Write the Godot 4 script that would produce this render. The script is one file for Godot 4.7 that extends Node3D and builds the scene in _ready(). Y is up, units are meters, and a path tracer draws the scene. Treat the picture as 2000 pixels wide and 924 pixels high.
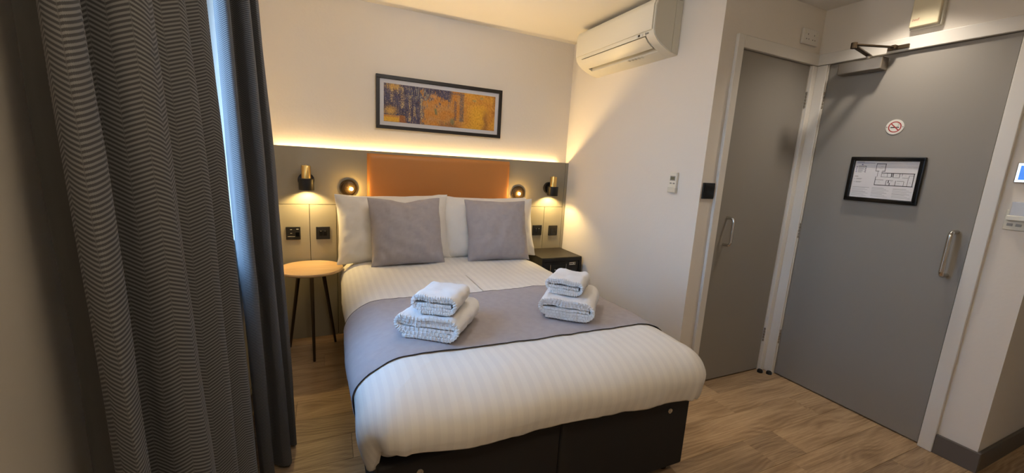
extends Node3D
# A small hotel bedroom. Metres, y up: headboard wall at z = 0, window wall at x = 0.

const XR := 2.30      # wall with the air conditioner
const ZC := 1.466     # wall with the narrow door
const XD := 3.144     # wall with the entry door
const ZP := 2.502     # corner of the passage
const HC := 2.324     # ceiling
const XE := 4.6       # end of the passage
const ZF := 4.3       # wall behind the camera
const XA := 2.4597
const XB := 3.0802
const ZA := 1.5433
const ZB := 2.3028
const DT := 2.0       # top of the doors
const EXPOSURE := 1.97

var M := {}
var taken := {}
var rng := RandomNumberGenerator.new()
var noise := FastNoiseLite.new()

func _ready():
	rng.seed = 7
	noise.seed = 3
	noise.frequency = 1.0
	# ---- camera ----
	var cam := Camera3D.new()
	cam.name = "camera"
	var yaw := 0.4326
	var pit := -0.1774
	var rol := 0.058
	var fwd := Vector3(sin(yaw) * cos(pit), sin(pit), -cos(yaw) * cos(pit))
	var rt := Vector3(cos(yaw), 0, sin(yaw))
	var up := rt.cross(fwd)
	var r2 := rt * cos(rol) + up * sin(rol)
	var u2 := -rt * sin(rol) + up * cos(rol)
	cam.transform = Transform3D(Basis(r2, u2, -fwd), Vector3(0.38, 1.3104, 3.1242))
	cam.fov = rad_to_deg(2.0 * atan(462.0 / 792.16))
	cam.near = 0.02
	add_child(cam)
	cam.current = true
	# ---- sky and exposure ----
	var we := WorldEnvironment.new()
	we.name = "environment"
	var e := Environment.new()
	e.background_mode = Environment.BG_SKY
	var sm := ProceduralSkyMaterial.new()
	sm.sky_top_color = Color(0.56, 0.77, 1.0)
	sm.sky_horizon_color = Color(0.74, 0.88, 1.0)
	sm.ground_bottom_color = Color(0.34, 0.36, 0.38)
	sm.ground_horizon_color = Color(0.48, 0.53, 0.6)
	sm.sun_angle_max = 1.0
	var sk := Sky.new()
	sk.sky_material = sm
	e.sky = sk
	e.background_energy_multiplier = 8.5
	e.tonemap_mode = Environment.TONE_MAPPER_LINEAR
	e.tonemap_exposure = EXPOSURE
	e.sdfgi_enabled = true
	e.ssao_enabled = true
	e.ssil_enabled = true
	we.environment = e
	add_child(we)
	make_materials()
	shell()
	floor_planks()
	doors()
	window()
	ceiling_lights()
	curtains()
	headboard()
	bed()
	bedside()
	wall_things()
	door_things()

# ------------------------------------------------------------------ helpers
func mb() -> SurfaceTool:
	var st := SurfaceTool.new()
	st.begin(Mesh.PRIMITIVE_TRIANGLES)
	return st

func tri(st: SurfaceTool, a: Vector3, b: Vector3, c: Vector3, na: Vector3, nb: Vector3, nc: Vector3, ua: Vector2, ub: Vector2, uc: Vector2):
	if (b - a).cross(c - a).dot(na + nb + nc) > 0.0:
		var t := b; b = c; c = t
		t = nb; nb = nc; nc = t
		var u := ub; ub = uc; uc = u
	st.set_normal(na); st.set_uv(ua); st.add_vertex(a)
	st.set_normal(nb); st.set_uv(ub); st.add_vertex(b)
	st.set_normal(nc); st.set_uv(uc); st.add_vertex(c)

func quad(st: SurfaceTool, a: Vector3, b: Vector3, c: Vector3, d: Vector3, n: Vector3, uv := [Vector2(0, 0), Vector2(1, 0), Vector2(1, 1), Vector2(0, 1)]):
	tri(st, a, b, c, n, n, n, uv[0], uv[1], uv[2])
	tri(st, a, c, d, n, n, n, uv[0], uv[2], uv[3])

# a smooth grid of points; rows of PackedVector3Array, normals pointing away from `away` (or along `along`)
func grid(st: SurfaceTool, rows: Array, uvs: Array, wrap := false, away = null, along = null):
	var nr := rows.size()
	var nc: int = rows[0].size()
	var nor := []
	var total := 0.0
	for i in nr:
		var line := PackedVector3Array()
		line.resize(nc)
		for j in nc:
			var i0: int = maxi(i - 1, 0)
			var i1: int = mini(i + 1, nr - 1)
			var j0: int = (j - 1 + nc - 1) % (nc - 1) if wrap else maxi(j - 1, 0)
			var j1: int = (j + 1) % (nc - 1) if wrap else mini(j + 1, nc - 1)
			if wrap and j == nc - 1:
				j0 = nc - 2; j1 = 1
			var n: Vector3 = (rows[i1][j] - rows[i0][j]).cross(rows[i][j1] - rows[i][j0])
			if n.length() < 1e-12:
				n = Vector3.UP * 1e-6
			line[j] = n.normalized()
			if away != null: total += line[j].dot((rows[i][j] - away).normalized())
			elif along != null: total += line[j].dot(along)
		nor.append(line)
	var s := -1.0 if total < 0.0 else 1.0
	for i in nr - 1:
		for j in nc - 1:
			var a: Vector3 = rows[i][j]; var b: Vector3 = rows[i][j + 1]; var c: Vector3 = rows[i + 1][j + 1]; var d: Vector3 = rows[i + 1][j]
			var na: Vector3 = nor[i][j] * s; var nb: Vector3 = nor[i][j + 1] * s; var n3: Vector3 = nor[i + 1][j + 1] * s; var nd: Vector3 = nor[i + 1][j] * s
			tri(st, a, b, c, na, nb, n3, uvs[i][j], uvs[i][j + 1], uvs[i + 1][j + 1])
			tri(st, a, c, d, na, n3, nd, uvs[i][j], uvs[i + 1][j + 1], uvs[i + 1][j])

# rounded box
func rbox(st: SurfaceTool, c: Vector3, s: Vector3, r := 0.003, seg := 1, xf := Transform3D.IDENTITY):
	var h := s * 0.5
	r = minf(r, minf(h.x, minf(h.y, h.z)) * 0.999)
	var inner := h - Vector3.ONE * r
	var ang := []
	for k in seg + 1: ang.append(-PI / 4 + (PI / 4) * k / float(seg))
	for k in seg + 1: ang.append((PI / 4) * k / float(seg))
	var n := ang.size()
	for ax in 3:
		for sg in [-1.0, 1.0]:
			var P := []
			var N := []
			var U := []
			for i in n:
				var lp := PackedVector3Array(); var ln := PackedVector3Array(); var lu := PackedVector2Array()
				for j in n:
					var d := Vector3.ZERO
					d[ax] = sg
					d[(ax + 1) % 3] = tan(ang[i])
					d[(ax + 2) % 3] = tan(ang[j])
					d = d.normalized()
					var q := Vector3.ZERO
					q[ax] = sg * inner[ax]
					q[(ax + 1) % 3] = (-1.0 if i <= seg else 1.0) * inner[(ax + 1) % 3]
					q[(ax + 2) % 3] = (-1.0 if j <= seg else 1.0) * inner[(ax + 2) % 3]
					var p := c + q + d * r
					lp.append(xf * p)
					ln.append((xf.basis * d).normalized())
					var lo := q + d * r
					lu.append(Vector2(lo.z, -lo.y) if ax == 0 else (Vector2(lo.x, lo.z) if ax == 1 else Vector2(lo.x, -lo.y)))
				P.append(lp); N.append(ln); U.append(lu)
			for i in n - 1:
				for j in n - 1:
					tri(st, P[i][j], P[i][j + 1], P[i + 1][j + 1], N[i][j], N[i][j + 1], N[i + 1][j + 1], U[i][j], U[i][j + 1], U[i + 1][j + 1])
					tri(st, P[i][j], P[i + 1][j + 1], P[i + 1][j], N[i][j], N[i + 1][j + 1], N[i + 1][j], U[i][j], U[i + 1][j + 1], U[i + 1][j])

# plain box from corner to corner
func cbox(st: SurfaceTool, a: Vector3, b: Vector3):
	for ax in 3:
		for sg in 2:
			var n := Vector3.ZERO
			n[ax] = 1.0 if sg else -1.0
			var q := []
			for k in [[0, 0], [1, 0], [1, 1], [0, 1]]:
				var p := Vector3.ZERO
				p[ax] = b[ax] if sg else a[ax]
				p[(ax + 1) % 3] = b[(ax + 1) % 3] if k[0] else a[(ax + 1) % 3]
				p[(ax + 2) % 3] = b[(ax + 2) % 3] if k[1] else a[(ax + 2) % 3]
				q.append(p)
			var uv := []
			for p in q: uv.append(Vector2(p.z, -p.y) if ax == 0 else (Vector2(p.x, p.z) if ax == 1 else Vector2(p.x, -p.y)))
			quad(st, q[0], q[1], q[2], q[3], n, uv)

func seg_normals(prof: Array, closed := false) -> Array:
	# for each segment: [normal at start, normal at end], smoothed where the turn is gentle; profile runs so that the outside is to the right
	var n := prof.size()
	var m := n if closed else n - 1
	var f := []
	for i in m:
		var d: Vector2 = (prof[(i + 1) % n] - prof[i])
		f.append(Vector2(d.y, -d.x).normalized())
	var out := []
	for i in m:
		var a: Vector2 = f[i]; var b: Vector2 = f[i]
		if i > 0 or closed:
			var q: Vector2 = f[(i - 1 + m) % m]
			if q.dot(f[i]) > 0.75: a = (q + f[i]).normalized()
		if i < m - 1 or closed:
			var q2: Vector2 = f[(i + 1) % m]
			if q2.dot(f[i]) > 0.75: b = (q2 + f[i]).normalized()
		out.append([a, b])
	return out

# turned shape about y: profile of (radius, height) from bottom to top
func lathe(st: SurfaceTool, prof: Array, segs := 32, xf := Transform3D.IDENTITY):
	var sn := seg_normals(prof)
	for i in prof.size() - 1:
		for k in segs:
			var t0 := TAU * k / segs; var t1 := TAU * (k + 1) / segs
			var d0 := Vector3(cos(t0), 0, sin(t0)); var d1 := Vector3(cos(t1), 0, sin(t1))
			var p: Vector2 = prof[i]; var q: Vector2 = prof[i + 1]
			var na: Vector2 = sn[i][0]; var nb: Vector2 = sn[i][1]
			var a := xf * (d0 * p.x + Vector3.UP * p.y); var b := xf * (d1 * p.x + Vector3.UP * p.y)
			var c := xf * (d1 * q.x + Vector3.UP * q.y); var d := xf * (d0 * q.x + Vector3.UP * q.y)
			var n0 := xf.basis * (d0 * na.x + Vector3.UP * na.y); var n1 := xf.basis * (d1 * na.x + Vector3.UP * na.y)
			var n2 := xf.basis * (d1 * nb.x + Vector3.UP * nb.y); var n3 := xf.basis * (d0 * nb.x + Vector3.UP * nb.y)
			var u0 := float(k) / segs; var u1 := float(k + 1) / segs
			if p.x > 1e-6: tri(st, a, b, c, n0, n1, n2, Vector2(u0, p.y), Vector2(u1, p.y), Vector2(u1, q.y))
			if q.x > 1e-6: tri(st, a, c, d, n0, n2, n3, Vector2(u0, p.y), Vector2(u1, q.y), Vector2(u0, q.y))

func tube(st: SurfaceTool, pts: Array, rad, sides := 10, caps := true):
	var n := pts.size()
	var rows := []
	var uvs := []
	var side := Vector3.ZERO
	var lenp := 0.0
	for i in n:
		var t: Vector3 = (pts[mini(i + 1, n - 1)] - pts[maxi(i - 1, 0)]).normalized()
		if i == 0:
			side = t.cross(Vector3.UP if absf(t.y) < 0.9 else Vector3.RIGHT).normalized()
		else:
			side = (side - t * side.dot(t)).normalized()
			lenp += (pts[i] - pts[i - 1]).length()
		var o := t.cross(side).normalized()
		var r: float = rad[i] if rad is Array else rad
		var line := PackedVector3Array(); var lu := PackedVector2Array()
		for k in sides + 1:
			var a := TAU * k / sides
			line.append(pts[i] + (side * cos(a) + o * sin(a)) * r)
			lu.append(Vector2(float(k) / sides, lenp))
		rows.append(line); uvs.append(lu)
	for i in n - 1:
		for k in sides:
			var a: Vector3 = rows[i][k]; var b: Vector3 = rows[i][k + 1]; var c: Vector3 = rows[i + 1][k + 1]; var d: Vector3 = rows[i + 1][k]
			var na: Vector3 = (a - pts[i]).normalized(); var nb: Vector3 = (b - pts[i]).normalized(); var n3: Vector3 = (c - pts[i + 1]).normalized(); var nd: Vector3 = (d - pts[i + 1]).normalized()
			tri(st, a, b, c, na, nb, n3, uvs[i][k], uvs[i][k + 1], uvs[i + 1][k + 1])
			tri(st, a, c, d, na, n3, nd, uvs[i][k], uvs[i + 1][k + 1], uvs[i + 1][k])
	if caps:
		for e2 in [0, n - 1]:
			var t2: Vector3 = (pts[0] - pts[1]).normalized() if e2 == 0 else (pts[n - 1] - pts[n - 2]).normalized()
			for k in sides:
				tri(st, pts[e2], rows[e2][k], rows[e2][k + 1], t2, t2, t2, Vector2.ZERO, Vector2.ZERO, Vector2.ZERO)

# outline in xy (anticlockwise), pulled along z from 0 to depth
func prism(st: SurfaceTool, poly: Array, depth: float, xf := Transform3D.IDENTITY):
	var sn := seg_normals(poly, true)
	var n := poly.size()
	var run := 0.0
	for i in n:
		var p: Vector2 = poly[i]; var q: Vector2 = poly[(i + 1) % n]
		var na: Vector2 = sn[i][0]; var nb: Vector2 = sn[i][1]
		var a := xf * Vector3(p.x, p.y, 0); var b := xf * Vector3(q.x, q.y, 0); var c := xf * Vector3(q.x, q.y, depth); var d := xf * Vector3(p.x, p.y, depth)
		var n0 := xf.basis * Vector3(na.x, na.y, 0); var n1 := xf.basis * Vector3(nb.x, nb.y, 0)
		var l := (q - p).length()
		tri(st, a, b, c, n0, n1, n1, Vector2(run, 0), Vector2(run + l, 0), Vector2(run + l, depth))
		tri(st, a, c, d, n0, n1, n0, Vector2(run, 0), Vector2(run + l, depth), Vector2(run, depth))
		run += l
	var idx := Geometry2D.triangulate_polygon(PackedVector2Array(poly))
	for k in range(0, idx.size(), 3):
		for z in [0.0, depth]:
			var nn := xf.basis * Vector3(0, 0, -1.0 if z == 0.0 else 1.0)
			var a2: Vector2 = poly[idx[k]]; var b2: Vector2 = poly[idx[k + 1]]; var c2: Vector2 = poly[idx[k + 2]]
			tri(st, xf * Vector3(a2.x, a2.y, z), xf * Vector3(b2.x, b2.y, z), xf * Vector3(c2.x, c2.y, z), nn, nn, nn, a2, b2, c2)

func part(called: String, st, mat: Material, parent: Node) -> MeshInstance3D:
	var o := MeshInstance3D.new()
	o.name = called if parent != self else numbered(called)
	if st is SurfaceTool:
		st.index()
		o.mesh = st.commit()
	else:
		o.mesh = st
	o.material_override = mat
	o.cast_shadow = GeometryInstance3D.SHADOW_CASTING_SETTING_ON
	parent.add_child(o, true)
	return o

func numbered(called: String) -> String:
	var k: int = taken.get(called, 0)
	taken[called] = k + 1
	return called if k == 0 else "%s_%03d" % [called, k]

func tag(o: Node, label: String, category: String, group := "") -> Node:
	o.set_meta("label", label)
	o.set_meta("category", category)
	if group: o.set_meta("group", group)
	return o

func thing(called: String, label: String, category: String, at := Vector3.ZERO, turn := 0.0, group := "") -> Node3D:
	var o := Node3D.new()
	o.name = numbered(called)
	add_child(o)
	o.position = at
	o.rotation.y = turn
	tag(o, label, category, group)
	return o

func setting(called: String, label: String, category: String, at := Vector3.ZERO) -> Node3D:
	var o := thing(called, label, category, at)
	o.set_meta("kind", "structure")
	return o

func setmesh(called: String, st: SurfaceTool, mat: Material, label: String, category: String) -> MeshInstance3D:
	var o := part(called, st, mat, self)
	tag(o, label, category)
	o.set_meta("kind", "structure")
	return o

# ------------------------------------------------------------------ materials
func std(color: Color, rough := 0.6, metal := 0.0, spec := 0.5) -> StandardMaterial3D:
	var m := StandardMaterial3D.new()
	m.albedo_color = color
	m.roughness = rough
	m.metallic = metal
	m.metallic_specular = spec
	return m

func ntex(freq: float, size: int, seed_: int, oct := 4) -> NoiseTexture2D:
	var t := NoiseTexture2D.new()
	var n := FastNoiseLite.new()
	n.seed = seed_
	n.frequency = freq
	n.fractal_octaves = oct
	t.noise = n
	t.width = size
	t.height = size
	t.seamless = true
	return t

func bump(m: StandardMaterial3D, t: Texture2D, depth: float, scale: float):
	m.heightmap_enabled = true
	m.heightmap_texture = t
	m.heightmap_scale = depth
	m.uv1_triplanar = true
	m.uv1_scale = Vector3.ONE * scale

func glow(color: Color, energy: float) -> StandardMaterial3D:
	var m := std(color, 0.5)
	m.emission_enabled = true
	m.emission = color
	m.emission_energy_multiplier = energy
	return m

func make_materials():
	var fine := ntex(0.05, 256, 11)
	var weave := ntex(0.35, 256, 5, 2)
	M.wall = std(Color(0.86, 0.84, 0.81), 0.85, 0, 0.3); bump(M.wall, fine, 0.03, 3.0)
	M.ceiling = std(Color(0.88, 0.87, 0.85), 0.9, 0, 0.3); bump(M.ceiling, fine, 0.03, 3.0)
	M.gloss_white = std(Color(0.84, 0.83, 0.81), 0.35)
	M.plastic = std(Color(0.86, 0.85, 0.80), 0.3)
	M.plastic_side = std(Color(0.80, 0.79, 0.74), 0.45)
	M.cream = std(Color(0.86, 0.82, 0.70), 0.4)
	M.door = std(Color(0.545, 0.53, 0.51), 0.5, 0, 0.45); bump(M.door, weave, 0.01, 6.0)
	M.skirting = std(Color(0.37, 0.345, 0.325), 0.5)
	M.steel = std(Color(0.80, 0.79, 0.77), 0.18, 1.0)
	M.satin = std(Color(0.62, 0.59, 0.55), 0.38, 1.0)
	M.brass = std(Color(0.90, 0.76, 0.47), 0.3, 1.0)
	M.black = std(Color(0.045, 0.042, 0.045), 0.45)
	M.black_gloss = std(Color(0.03, 0.03, 0.032), 0.15)
	M.black_print = std(Color(0.08, 0.08, 0.09), 0.6)
	M.red_print = std(Color(0.65, 0.18, 0.12), 0.6)
	M.grey_print = std(Color(0.55, 0.55, 0.54), 0.5)
	M.rubber = std(Color(0.03, 0.03, 0.03), 0.8)
	M.panel = std(Color(0.56, 0.535, 0.475), 0.55); bump(M.panel, weave, 0.008, 5.0)
	M.leather = std(Color(0.72, 0.475, 0.24), 0.5); bump(M.leather, ntex(0.12, 256, 21), 0.05, 5.0)
	M.bronze = std(Color(0.30, 0.25, 0.19), 0.4, 0.8)
	M.divan = std(Color(0.09, 0.085, 0.095), 0.8); bump(M.divan, weave, 0.04, 8.0)
	M.mattress = std(Color(0.82, 0.81, 0.79), 0.9)
	M.linen = std(Color(0.87, 0.865, 0.855), 0.75, 0, 0.35); bump(M.linen, weave, 0.015, 10.0)
	M.runner = std(Color(0.655, 0.635, 0.65), 0.85, 0, 0.3); bump(M.runner, weave, 0.008, 8.0)
	M.runner.rim_enabled = true; M.runner.rim = 0.35; M.runner.rim_tint = 0.6
	var patch := NoiseTexture2D.new()
	patch.noise = FastNoiseLite.new(); patch.noise.frequency = 0.012; patch.noise.seed = 31
	patch.width = 256; patch.height = 256; patch.seamless = true
	patch.color_ramp = Gradient.new()
	patch.color_ramp.set_color(0, Color(0.955, 0.955, 0.955)); patch.color_ramp.set_color(1, Color(1, 1, 1))
	M.runner.albedo_texture = patch
	M.piping = std(Color(0.20, 0.18, 0.19), 0.8)
	M.terry = std(Color(0.94, 0.94, 0.945), 0.95, 0, 0.2); bump(M.terry, ntex(0.25, 256, 41, 3), 0.35, 8.0)
	M.terry.rim_enabled = true; M.terry.rim = 0.3
	M.thread = std(Color(0.90, 0.90, 0.90), 0.8)
	M.glass = std(Color(0.95, 0.98, 1.0, 0.06), 0.02)
	M.glass.transparency = BaseMaterial3D.TRANSPARENCY_ALPHA
	M.picture_glass = M.glass
	M.lining = std(Color(0.22, 0.22, 0.22), 0.9)
	M.safe = std(Color(0.055, 0.052, 0.055), 0.5)
	M.safe_top = std(Color(0.13, 0.11, 0.095), 0.45)
	M.duvet = std(Color(1, 1, 1), 0.7, 0, 0.4)
	M.duvet.albedo_texture = stripe_tex()
	M.duvet.uv1_scale = Vector3(1.0 / 0.042, 1.0, 1.0)
	M.duvet.roughness = 0.62
	M.curtain = std(Color(1, 1, 1), 0.85, 0, 0.3)
	M.curtain.albedo_texture = herringbone()
	M.curtain.uv1_scale = Vector3(1.0 / 0.049, 1.0 / 0.048, 1.0)
	M.oak = wood_mat(Color(0.80, 0.69, 0.54), Color(0.70, 0.57, 0.42), 51, 1.6)
	M.planks = []
	var tone := [[Color(0.763, 0.654, 0.519), Color(0.534, 0.436, 0.329)], [Color(0.730, 0.627, 0.498), Color(0.507, 0.414, 0.318)], [Color(0.796, 0.687, 0.546), Color(0.578, 0.474, 0.360)], [Color(0.709, 0.610, 0.488), Color(0.491, 0.403, 0.313)]]
	for k in tone.size():
		M.planks.append(wood_mat(tone[k][0], tone[k][1], 61 + k, 1.0))
	M.led = glow(Color(1.0, 0.80, 0.42), 3.0)
	M.bulb = glow(Color(1.0, 0.84, 0.55), 6.0)
	M.led_spot = glow(Color(1.0, 0.86, 0.58), 14.0)
	M.downlight_glow = glow(Color(1.0, 0.92, 0.82), 2.0)

func stripe_tex() -> ImageTexture:
	var im := Image.create(64, 8, false, Image.FORMAT_RGB8)
	for x in 64:
		var f: float = smoothstep(-0.25, 0.25, sin(TAU * x / 64.0))
		var c := Color(0.866, 0.861, 0.851).lerp(Color(0.885, 0.88, 0.87), f)
		for y in 8: im.set_pixel(x, y, c)
	return ImageTexture.create_from_image(im)

func herringbone() -> ImageTexture:
	var s := 256
	var im := Image.create(s, s, false, Image.FORMAT_RGB8)
	var n := FastNoiseLite.new()
	n.seed = 9; n.frequency = 0.35
	for y in s:
		for x in s:
			var half := s / 2
			var xx := x if x < half else s - 1 - x
			var ph := (y + xx * 0.45) / 32.0
			var w := sin(TAU * ph)
			var fil := 0.25 * sin(TAU * x / 8.0)
			var t: float = smoothstep(-0.35, 0.45, w + fil * 0.8 + n.get_noise_2d(x, y) * 0.5)
			var c := Color(0.245, 0.25, 0.26).lerp(Color(0.42, 0.425, 0.435), t)
			if xx < 3 or xx > half - 4: c = c.lerp(Color(0.335, 0.34, 0.345), 0.6)
			im.set_pixel(x, y, c)
	im.generate_mipmaps()
	return ImageTexture.create_from_image(im)

func wood_mat(light: Color, dark: Color, seed_: int, tile: float) -> StandardMaterial3D:
	# grain along u; the picture covers 1.3 m x 0.32 m of board
	var w := 1024
	var h := 256
	var n := FastNoiseLite.new(); n.seed = seed_; n.frequency = 1.0; n.fractal_octaves = 4
	var n2 := FastNoiseLite.new(); n2.seed = seed_ + 100; n2.frequency = 1.0; n2.fractal_octaves = 2
	var im := Image.create(w, h, false, Image.FORMAT_RGB8)
	for y in h:
		for x in w:
			var u := x / float(w) * 1.3
			var v := y / float(h) * 0.32
			var warp := n2.get_noise_2d(u * 1.6, v * 4.0) * 0.06
			var rings := sin((v + warp) * 230.0 + n2.get_noise_2d(u * 0.8 + 7.0, v * 3.0) * 5.0)
			var streak := n.get_noise_2d(u * 2.2, v * 120.0)
			var fibre := n.get_noise_2d(u * 14.0 + 40.0, v * 520.0)
			var cloud := n2.get_noise_2d(u * 1.7 + 20.0, v * 9.0)
			var t := 0.46 + 0.17 * rings * (0.6 + cloud) + 0.46 * streak + 0.26 * fibre + 0.40 * cloud
			im.set_pixel(x, y, light.lerp(dark, clampf(t, 0.0, 1.0)))
	var m := std(Color(1, 1, 1), 0.42, 0, 0.4)
	m.albedo_texture = ImageTexture.create_from_image(im)
	m.uv1_scale = Vector3(1.0 / 1.3 * tile, 1.0 / 0.32 * tile, 1)
	return m

# ------------------------------------------------------------------ room shell
func shell():
	var st := mb()
	cbox(st, Vector3(-0.3, 0, -0.14), Vector3(XR + 0.12, HC, 0))
	setmesh("wall_back", st, M.wall, "off-white painted wall above the headboard", "wall")
	st = mb()
	cbox(st, Vector3(XR, 0, 0), Vector3(XR + 0.12, HC, ZC))
	setmesh("wall_right", st, M.wall, "off-white painted wall below the air conditioner", "wall")
	st = mb()
	cbox(st, Vector3(XR + 0.12, 0, ZC - 0.12), Vector3(XA - 0.004, HC, ZC))
	cbox(st, Vector3(XB + 0.004, 0, ZC - 0.12), Vector3(XD, HC, ZC))
	cbox(st, Vector3(XA - 0.004, DT + 0.004, ZC - 0.12), Vector3(XB + 0.004, HC, ZC))
	setmesh("wall_closet", st, M.wall, "narrow wall around the slim grey-brown door", "wall")
	st = mb()
	cbox(st, Vector3(XD, 0, ZC - 0.30), Vector3(XD + 0.12, HC, ZA - 0.004))
	cbox(st, Vector3(XD, 0, ZB + 0.004), Vector3(XD + 0.12, HC, ZP))
	cbox(st, Vector3(XD, DT + 0.004, ZA - 0.004), Vector3(XD + 0.12, HC, ZB + 0.004))
	setmesh("wall_entry", st, M.wall, "off-white wall around the wide grey entry door", "wall")
	st = mb()
	cbox(st, Vector3(XD + 0.12, 0, ZP - 0.12), Vector3(XE + 0.12, HC, ZP))
	setmesh("wall_passage", st, M.wall, "dim wall of the passage beyond the entry door corner", "wall")
	st = mb()
	cbox(st, Vector3(XE, 0, ZP), Vector3(XE + 0.12, HC, 3.42))
	setmesh("wall_passage_end", st, M.wall, "plain wall closing the far end of the passage", "wall")
	st = mb()
	cbox(st, Vector3(-0.3, 0, ZF), Vector3(XE + 0.12, HC, ZF + 0.12))
	cbox(st, Vector3(XD, 0, 3.42), Vector3(XE + 0.12, HC, ZF))
	setmesh("wall_front", st, M.wall, "plain off-white wall facing the bed's foot", "wall")
	st = mb()
	cbox(st, Vector3(XD + 0.122, 0, ZC - 0.30), Vector3(XD + 0.24, HC, ZP - 0.122))
	setmesh("wall_corridor", st, M.wall, "corridor wall directly behind the entry door", "wall")
	st = mb()
	cbox(st, Vector3(XR + 0.122, 0, ZC - 0.40), Vector3(XD + 0.12, HC, ZC - 0.30))
	setmesh("wall_closet_back", st, M.wall, "back wall of the closet behind the narrow door", "wall")
	# window wall with its opening
	st = mb()
	var z0 := 0.78
	var z1 := 2.06
	var y0 := 0.90
	var y1 := 2.16
	cbox(st, Vector3(-0.3, 0, 0), Vector3(0, HC, z0))
	cbox(st, Vector3(-0.3, 0, z1), Vector3(0, HC, ZF))
	cbox(st, Vector3(-0.3, 0, z0), Vector3(0, y0, z1))
	cbox(st, Vector3(-0.3, y1, z0), Vector3(0, HC, z1))
	setmesh("wall_left", st, M.wall, "beige-lit painted wall that holds the curtained window", "wall")
	st = mb()
	cbox(st, Vector3(-0.3, HC, -0.14), Vector3(XE + 0.12, HC + 0.12, ZF + 0.12))
	setmesh("ceiling", st, M.ceiling, "smooth white painted ceiling", "ceiling")
	# skirting boards by the entry door and along the passage
	st = mb()
	rbox(st, Vector3(XD - 0.0075, 0.0505, (2.361 + ZP + 0.015) / 2), Vector3(0.015, 0.101, ZP + 0.015 - 2.361), 0.003)
	setmesh("baseboard_entry", st, M.skirting, "short grey skirting board beside the entry door frame", "skirting board")
	st = mb()
	rbox(st, Vector3((XD + XE) / 2, 0.0505, ZP + 0.0075), Vector3(XE - XD - 0.001, 0.101, 0.015), 0.003)
	setmesh("baseboard_passage", st, M.skirting, "dark grey skirting board running along the passage wall", "skirting board")
	st = mb()
	rbox(st, Vector3(0.0075, 0.0505, (0.06 + ZF) / 2), Vector3(0.015, 0.101, ZF - 0.06), 0.003)
	setmesh("baseboard_left", st, M.skirting, "grey skirting board below the curtained window", "skirting board")
	st = mb()
	rbox(st, Vector3(XR - 0.0075, 0.0505, (0.06 + ZC) / 2), Vector3(0.015, 0.101, ZC - 0.06), 0.003)
	setmesh("baseboard_right", st, M.skirting, "grey skirting board along the wall beside the bed", "skirting board")

func floor_planks():
	var fl := setting("floor", "grey-brown oak plank floor", "floor")
	var st := mb()
	cbox(st, Vector3(-0.3, -0.12, -0.14), Vector3(XE + 0.12, -0.009, ZF + 0.12))
	part("subfloor", st, M.skirting, fl)
	var pw := 0.178
	var plen := 1.22
	var z := 0.0
	var row := 0
	while z < ZF - 0.001:
		var zz := minf(z + pw, ZF)
		var xmax := XR + 0.06 if zz < ZC - 0.05 else (XD + 0.05 if zz < ZP - 0.02 or z > 3.43 else XE)
		var x := -fmod(row * 0.437 + rng.randf() * 0.2, plen)
		while x < xmax - 0.001:
			var a := maxf(x, 0.0)
			var b := minf(x + plen, xmax)
			if b - a > 0.02:
				plank(fl, a, b, z, zz)
			x += plen
		z += pw
		row += 1

func plank(fl: Node3D, a: float, b: float, z0: float, z1: float):
	var st := mb()
	var g := 0.0004
	var bv := 0.0012
	var x0 := a + g
	var x1 := b - g
	z0 += g
	z1 -= g
	var ou := rng.randf() * 3.0
	var ov := rng.randf() * 3.0
	var o := [Vector3(x0, -bv, z0), Vector3(x1, -bv, z0), Vector3(x1, -bv, z1), Vector3(x0, -bv, z1)]
	var t := [Vector3(x0 + bv, 0, z0 + bv), Vector3(x1 - bv, 0, z0 + bv), Vector3(x1 - bv, 0, z1 - bv), Vector3(x0 + bv, 0, z1 - bv)]
	var uvf := func(p: Vector3) -> Vector2: return Vector2(p.x + ou, p.z + ov)
	quad(st, t[0], t[1], t[2], t[3], Vector3.UP, [uvf.call(t[0]), uvf.call(t[1]), uvf.call(t[2]), uvf.call(t[3])])
	var ns := [Vector3(0, 1, -1), Vector3(1, 1, 0), Vector3(0, 1, 1), Vector3(-1, 1, 0)]
	for k in 4:
		var k2 := (k + 1) % 4
		quad(st, o[k], o[k2], t[k2], t[k], ns[k].normalized(), [uvf.call(o[k]), uvf.call(o[k2]), uvf.call(t[k2]), uvf.call(t[k])])
		var d := Vector3(0, -0.0078 + bv, 0)
		var nh := Vector3(ns[k].x, 0, ns[k].z)
		quad(st, o[k] + d, o[k2] + d, o[k2], o[k], nh, [uvf.call(o[k]), uvf.call(o[k2]), uvf.call(o[k2]), uvf.call(o[k])])
	part("plank", st, M.planks[rng.randi() % M.planks.size()], fl)

# ------------------------------------------------------------------ doors
func d_handle(parent: Node3D, base: Vector3, out: Vector3, length: float, reach: float, rad: float, mat: Material):
	# a D-shaped bar, upright, standing off a door; base is the lower fixing point
	var pts := []
	var bend := 0.022
	pts.append(base)
	pts.append(base + out * (reach - bend))
	for k in range(1, 7):
		var a := PI / 2 * k / 6.0
		pts.append(base + out * (reach - bend + sin(a) * bend) + Vector3.UP * (bend - cos(a) * bend))
	for k in range(0, 7):
		var a := PI / 2 * k / 6.0
		pts.append(base + out * (reach - bend + cos(a) * bend) + Vector3.UP * (length - bend + sin(a) * bend))
	pts.append(base + Vector3.UP * length)
	var st := mb()
	tube(st, pts, rad, 14)
	var h := part("pull_handle", st, mat, parent)
	h.set_meta("label", "polished steel D-shaped pull handle")

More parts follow.
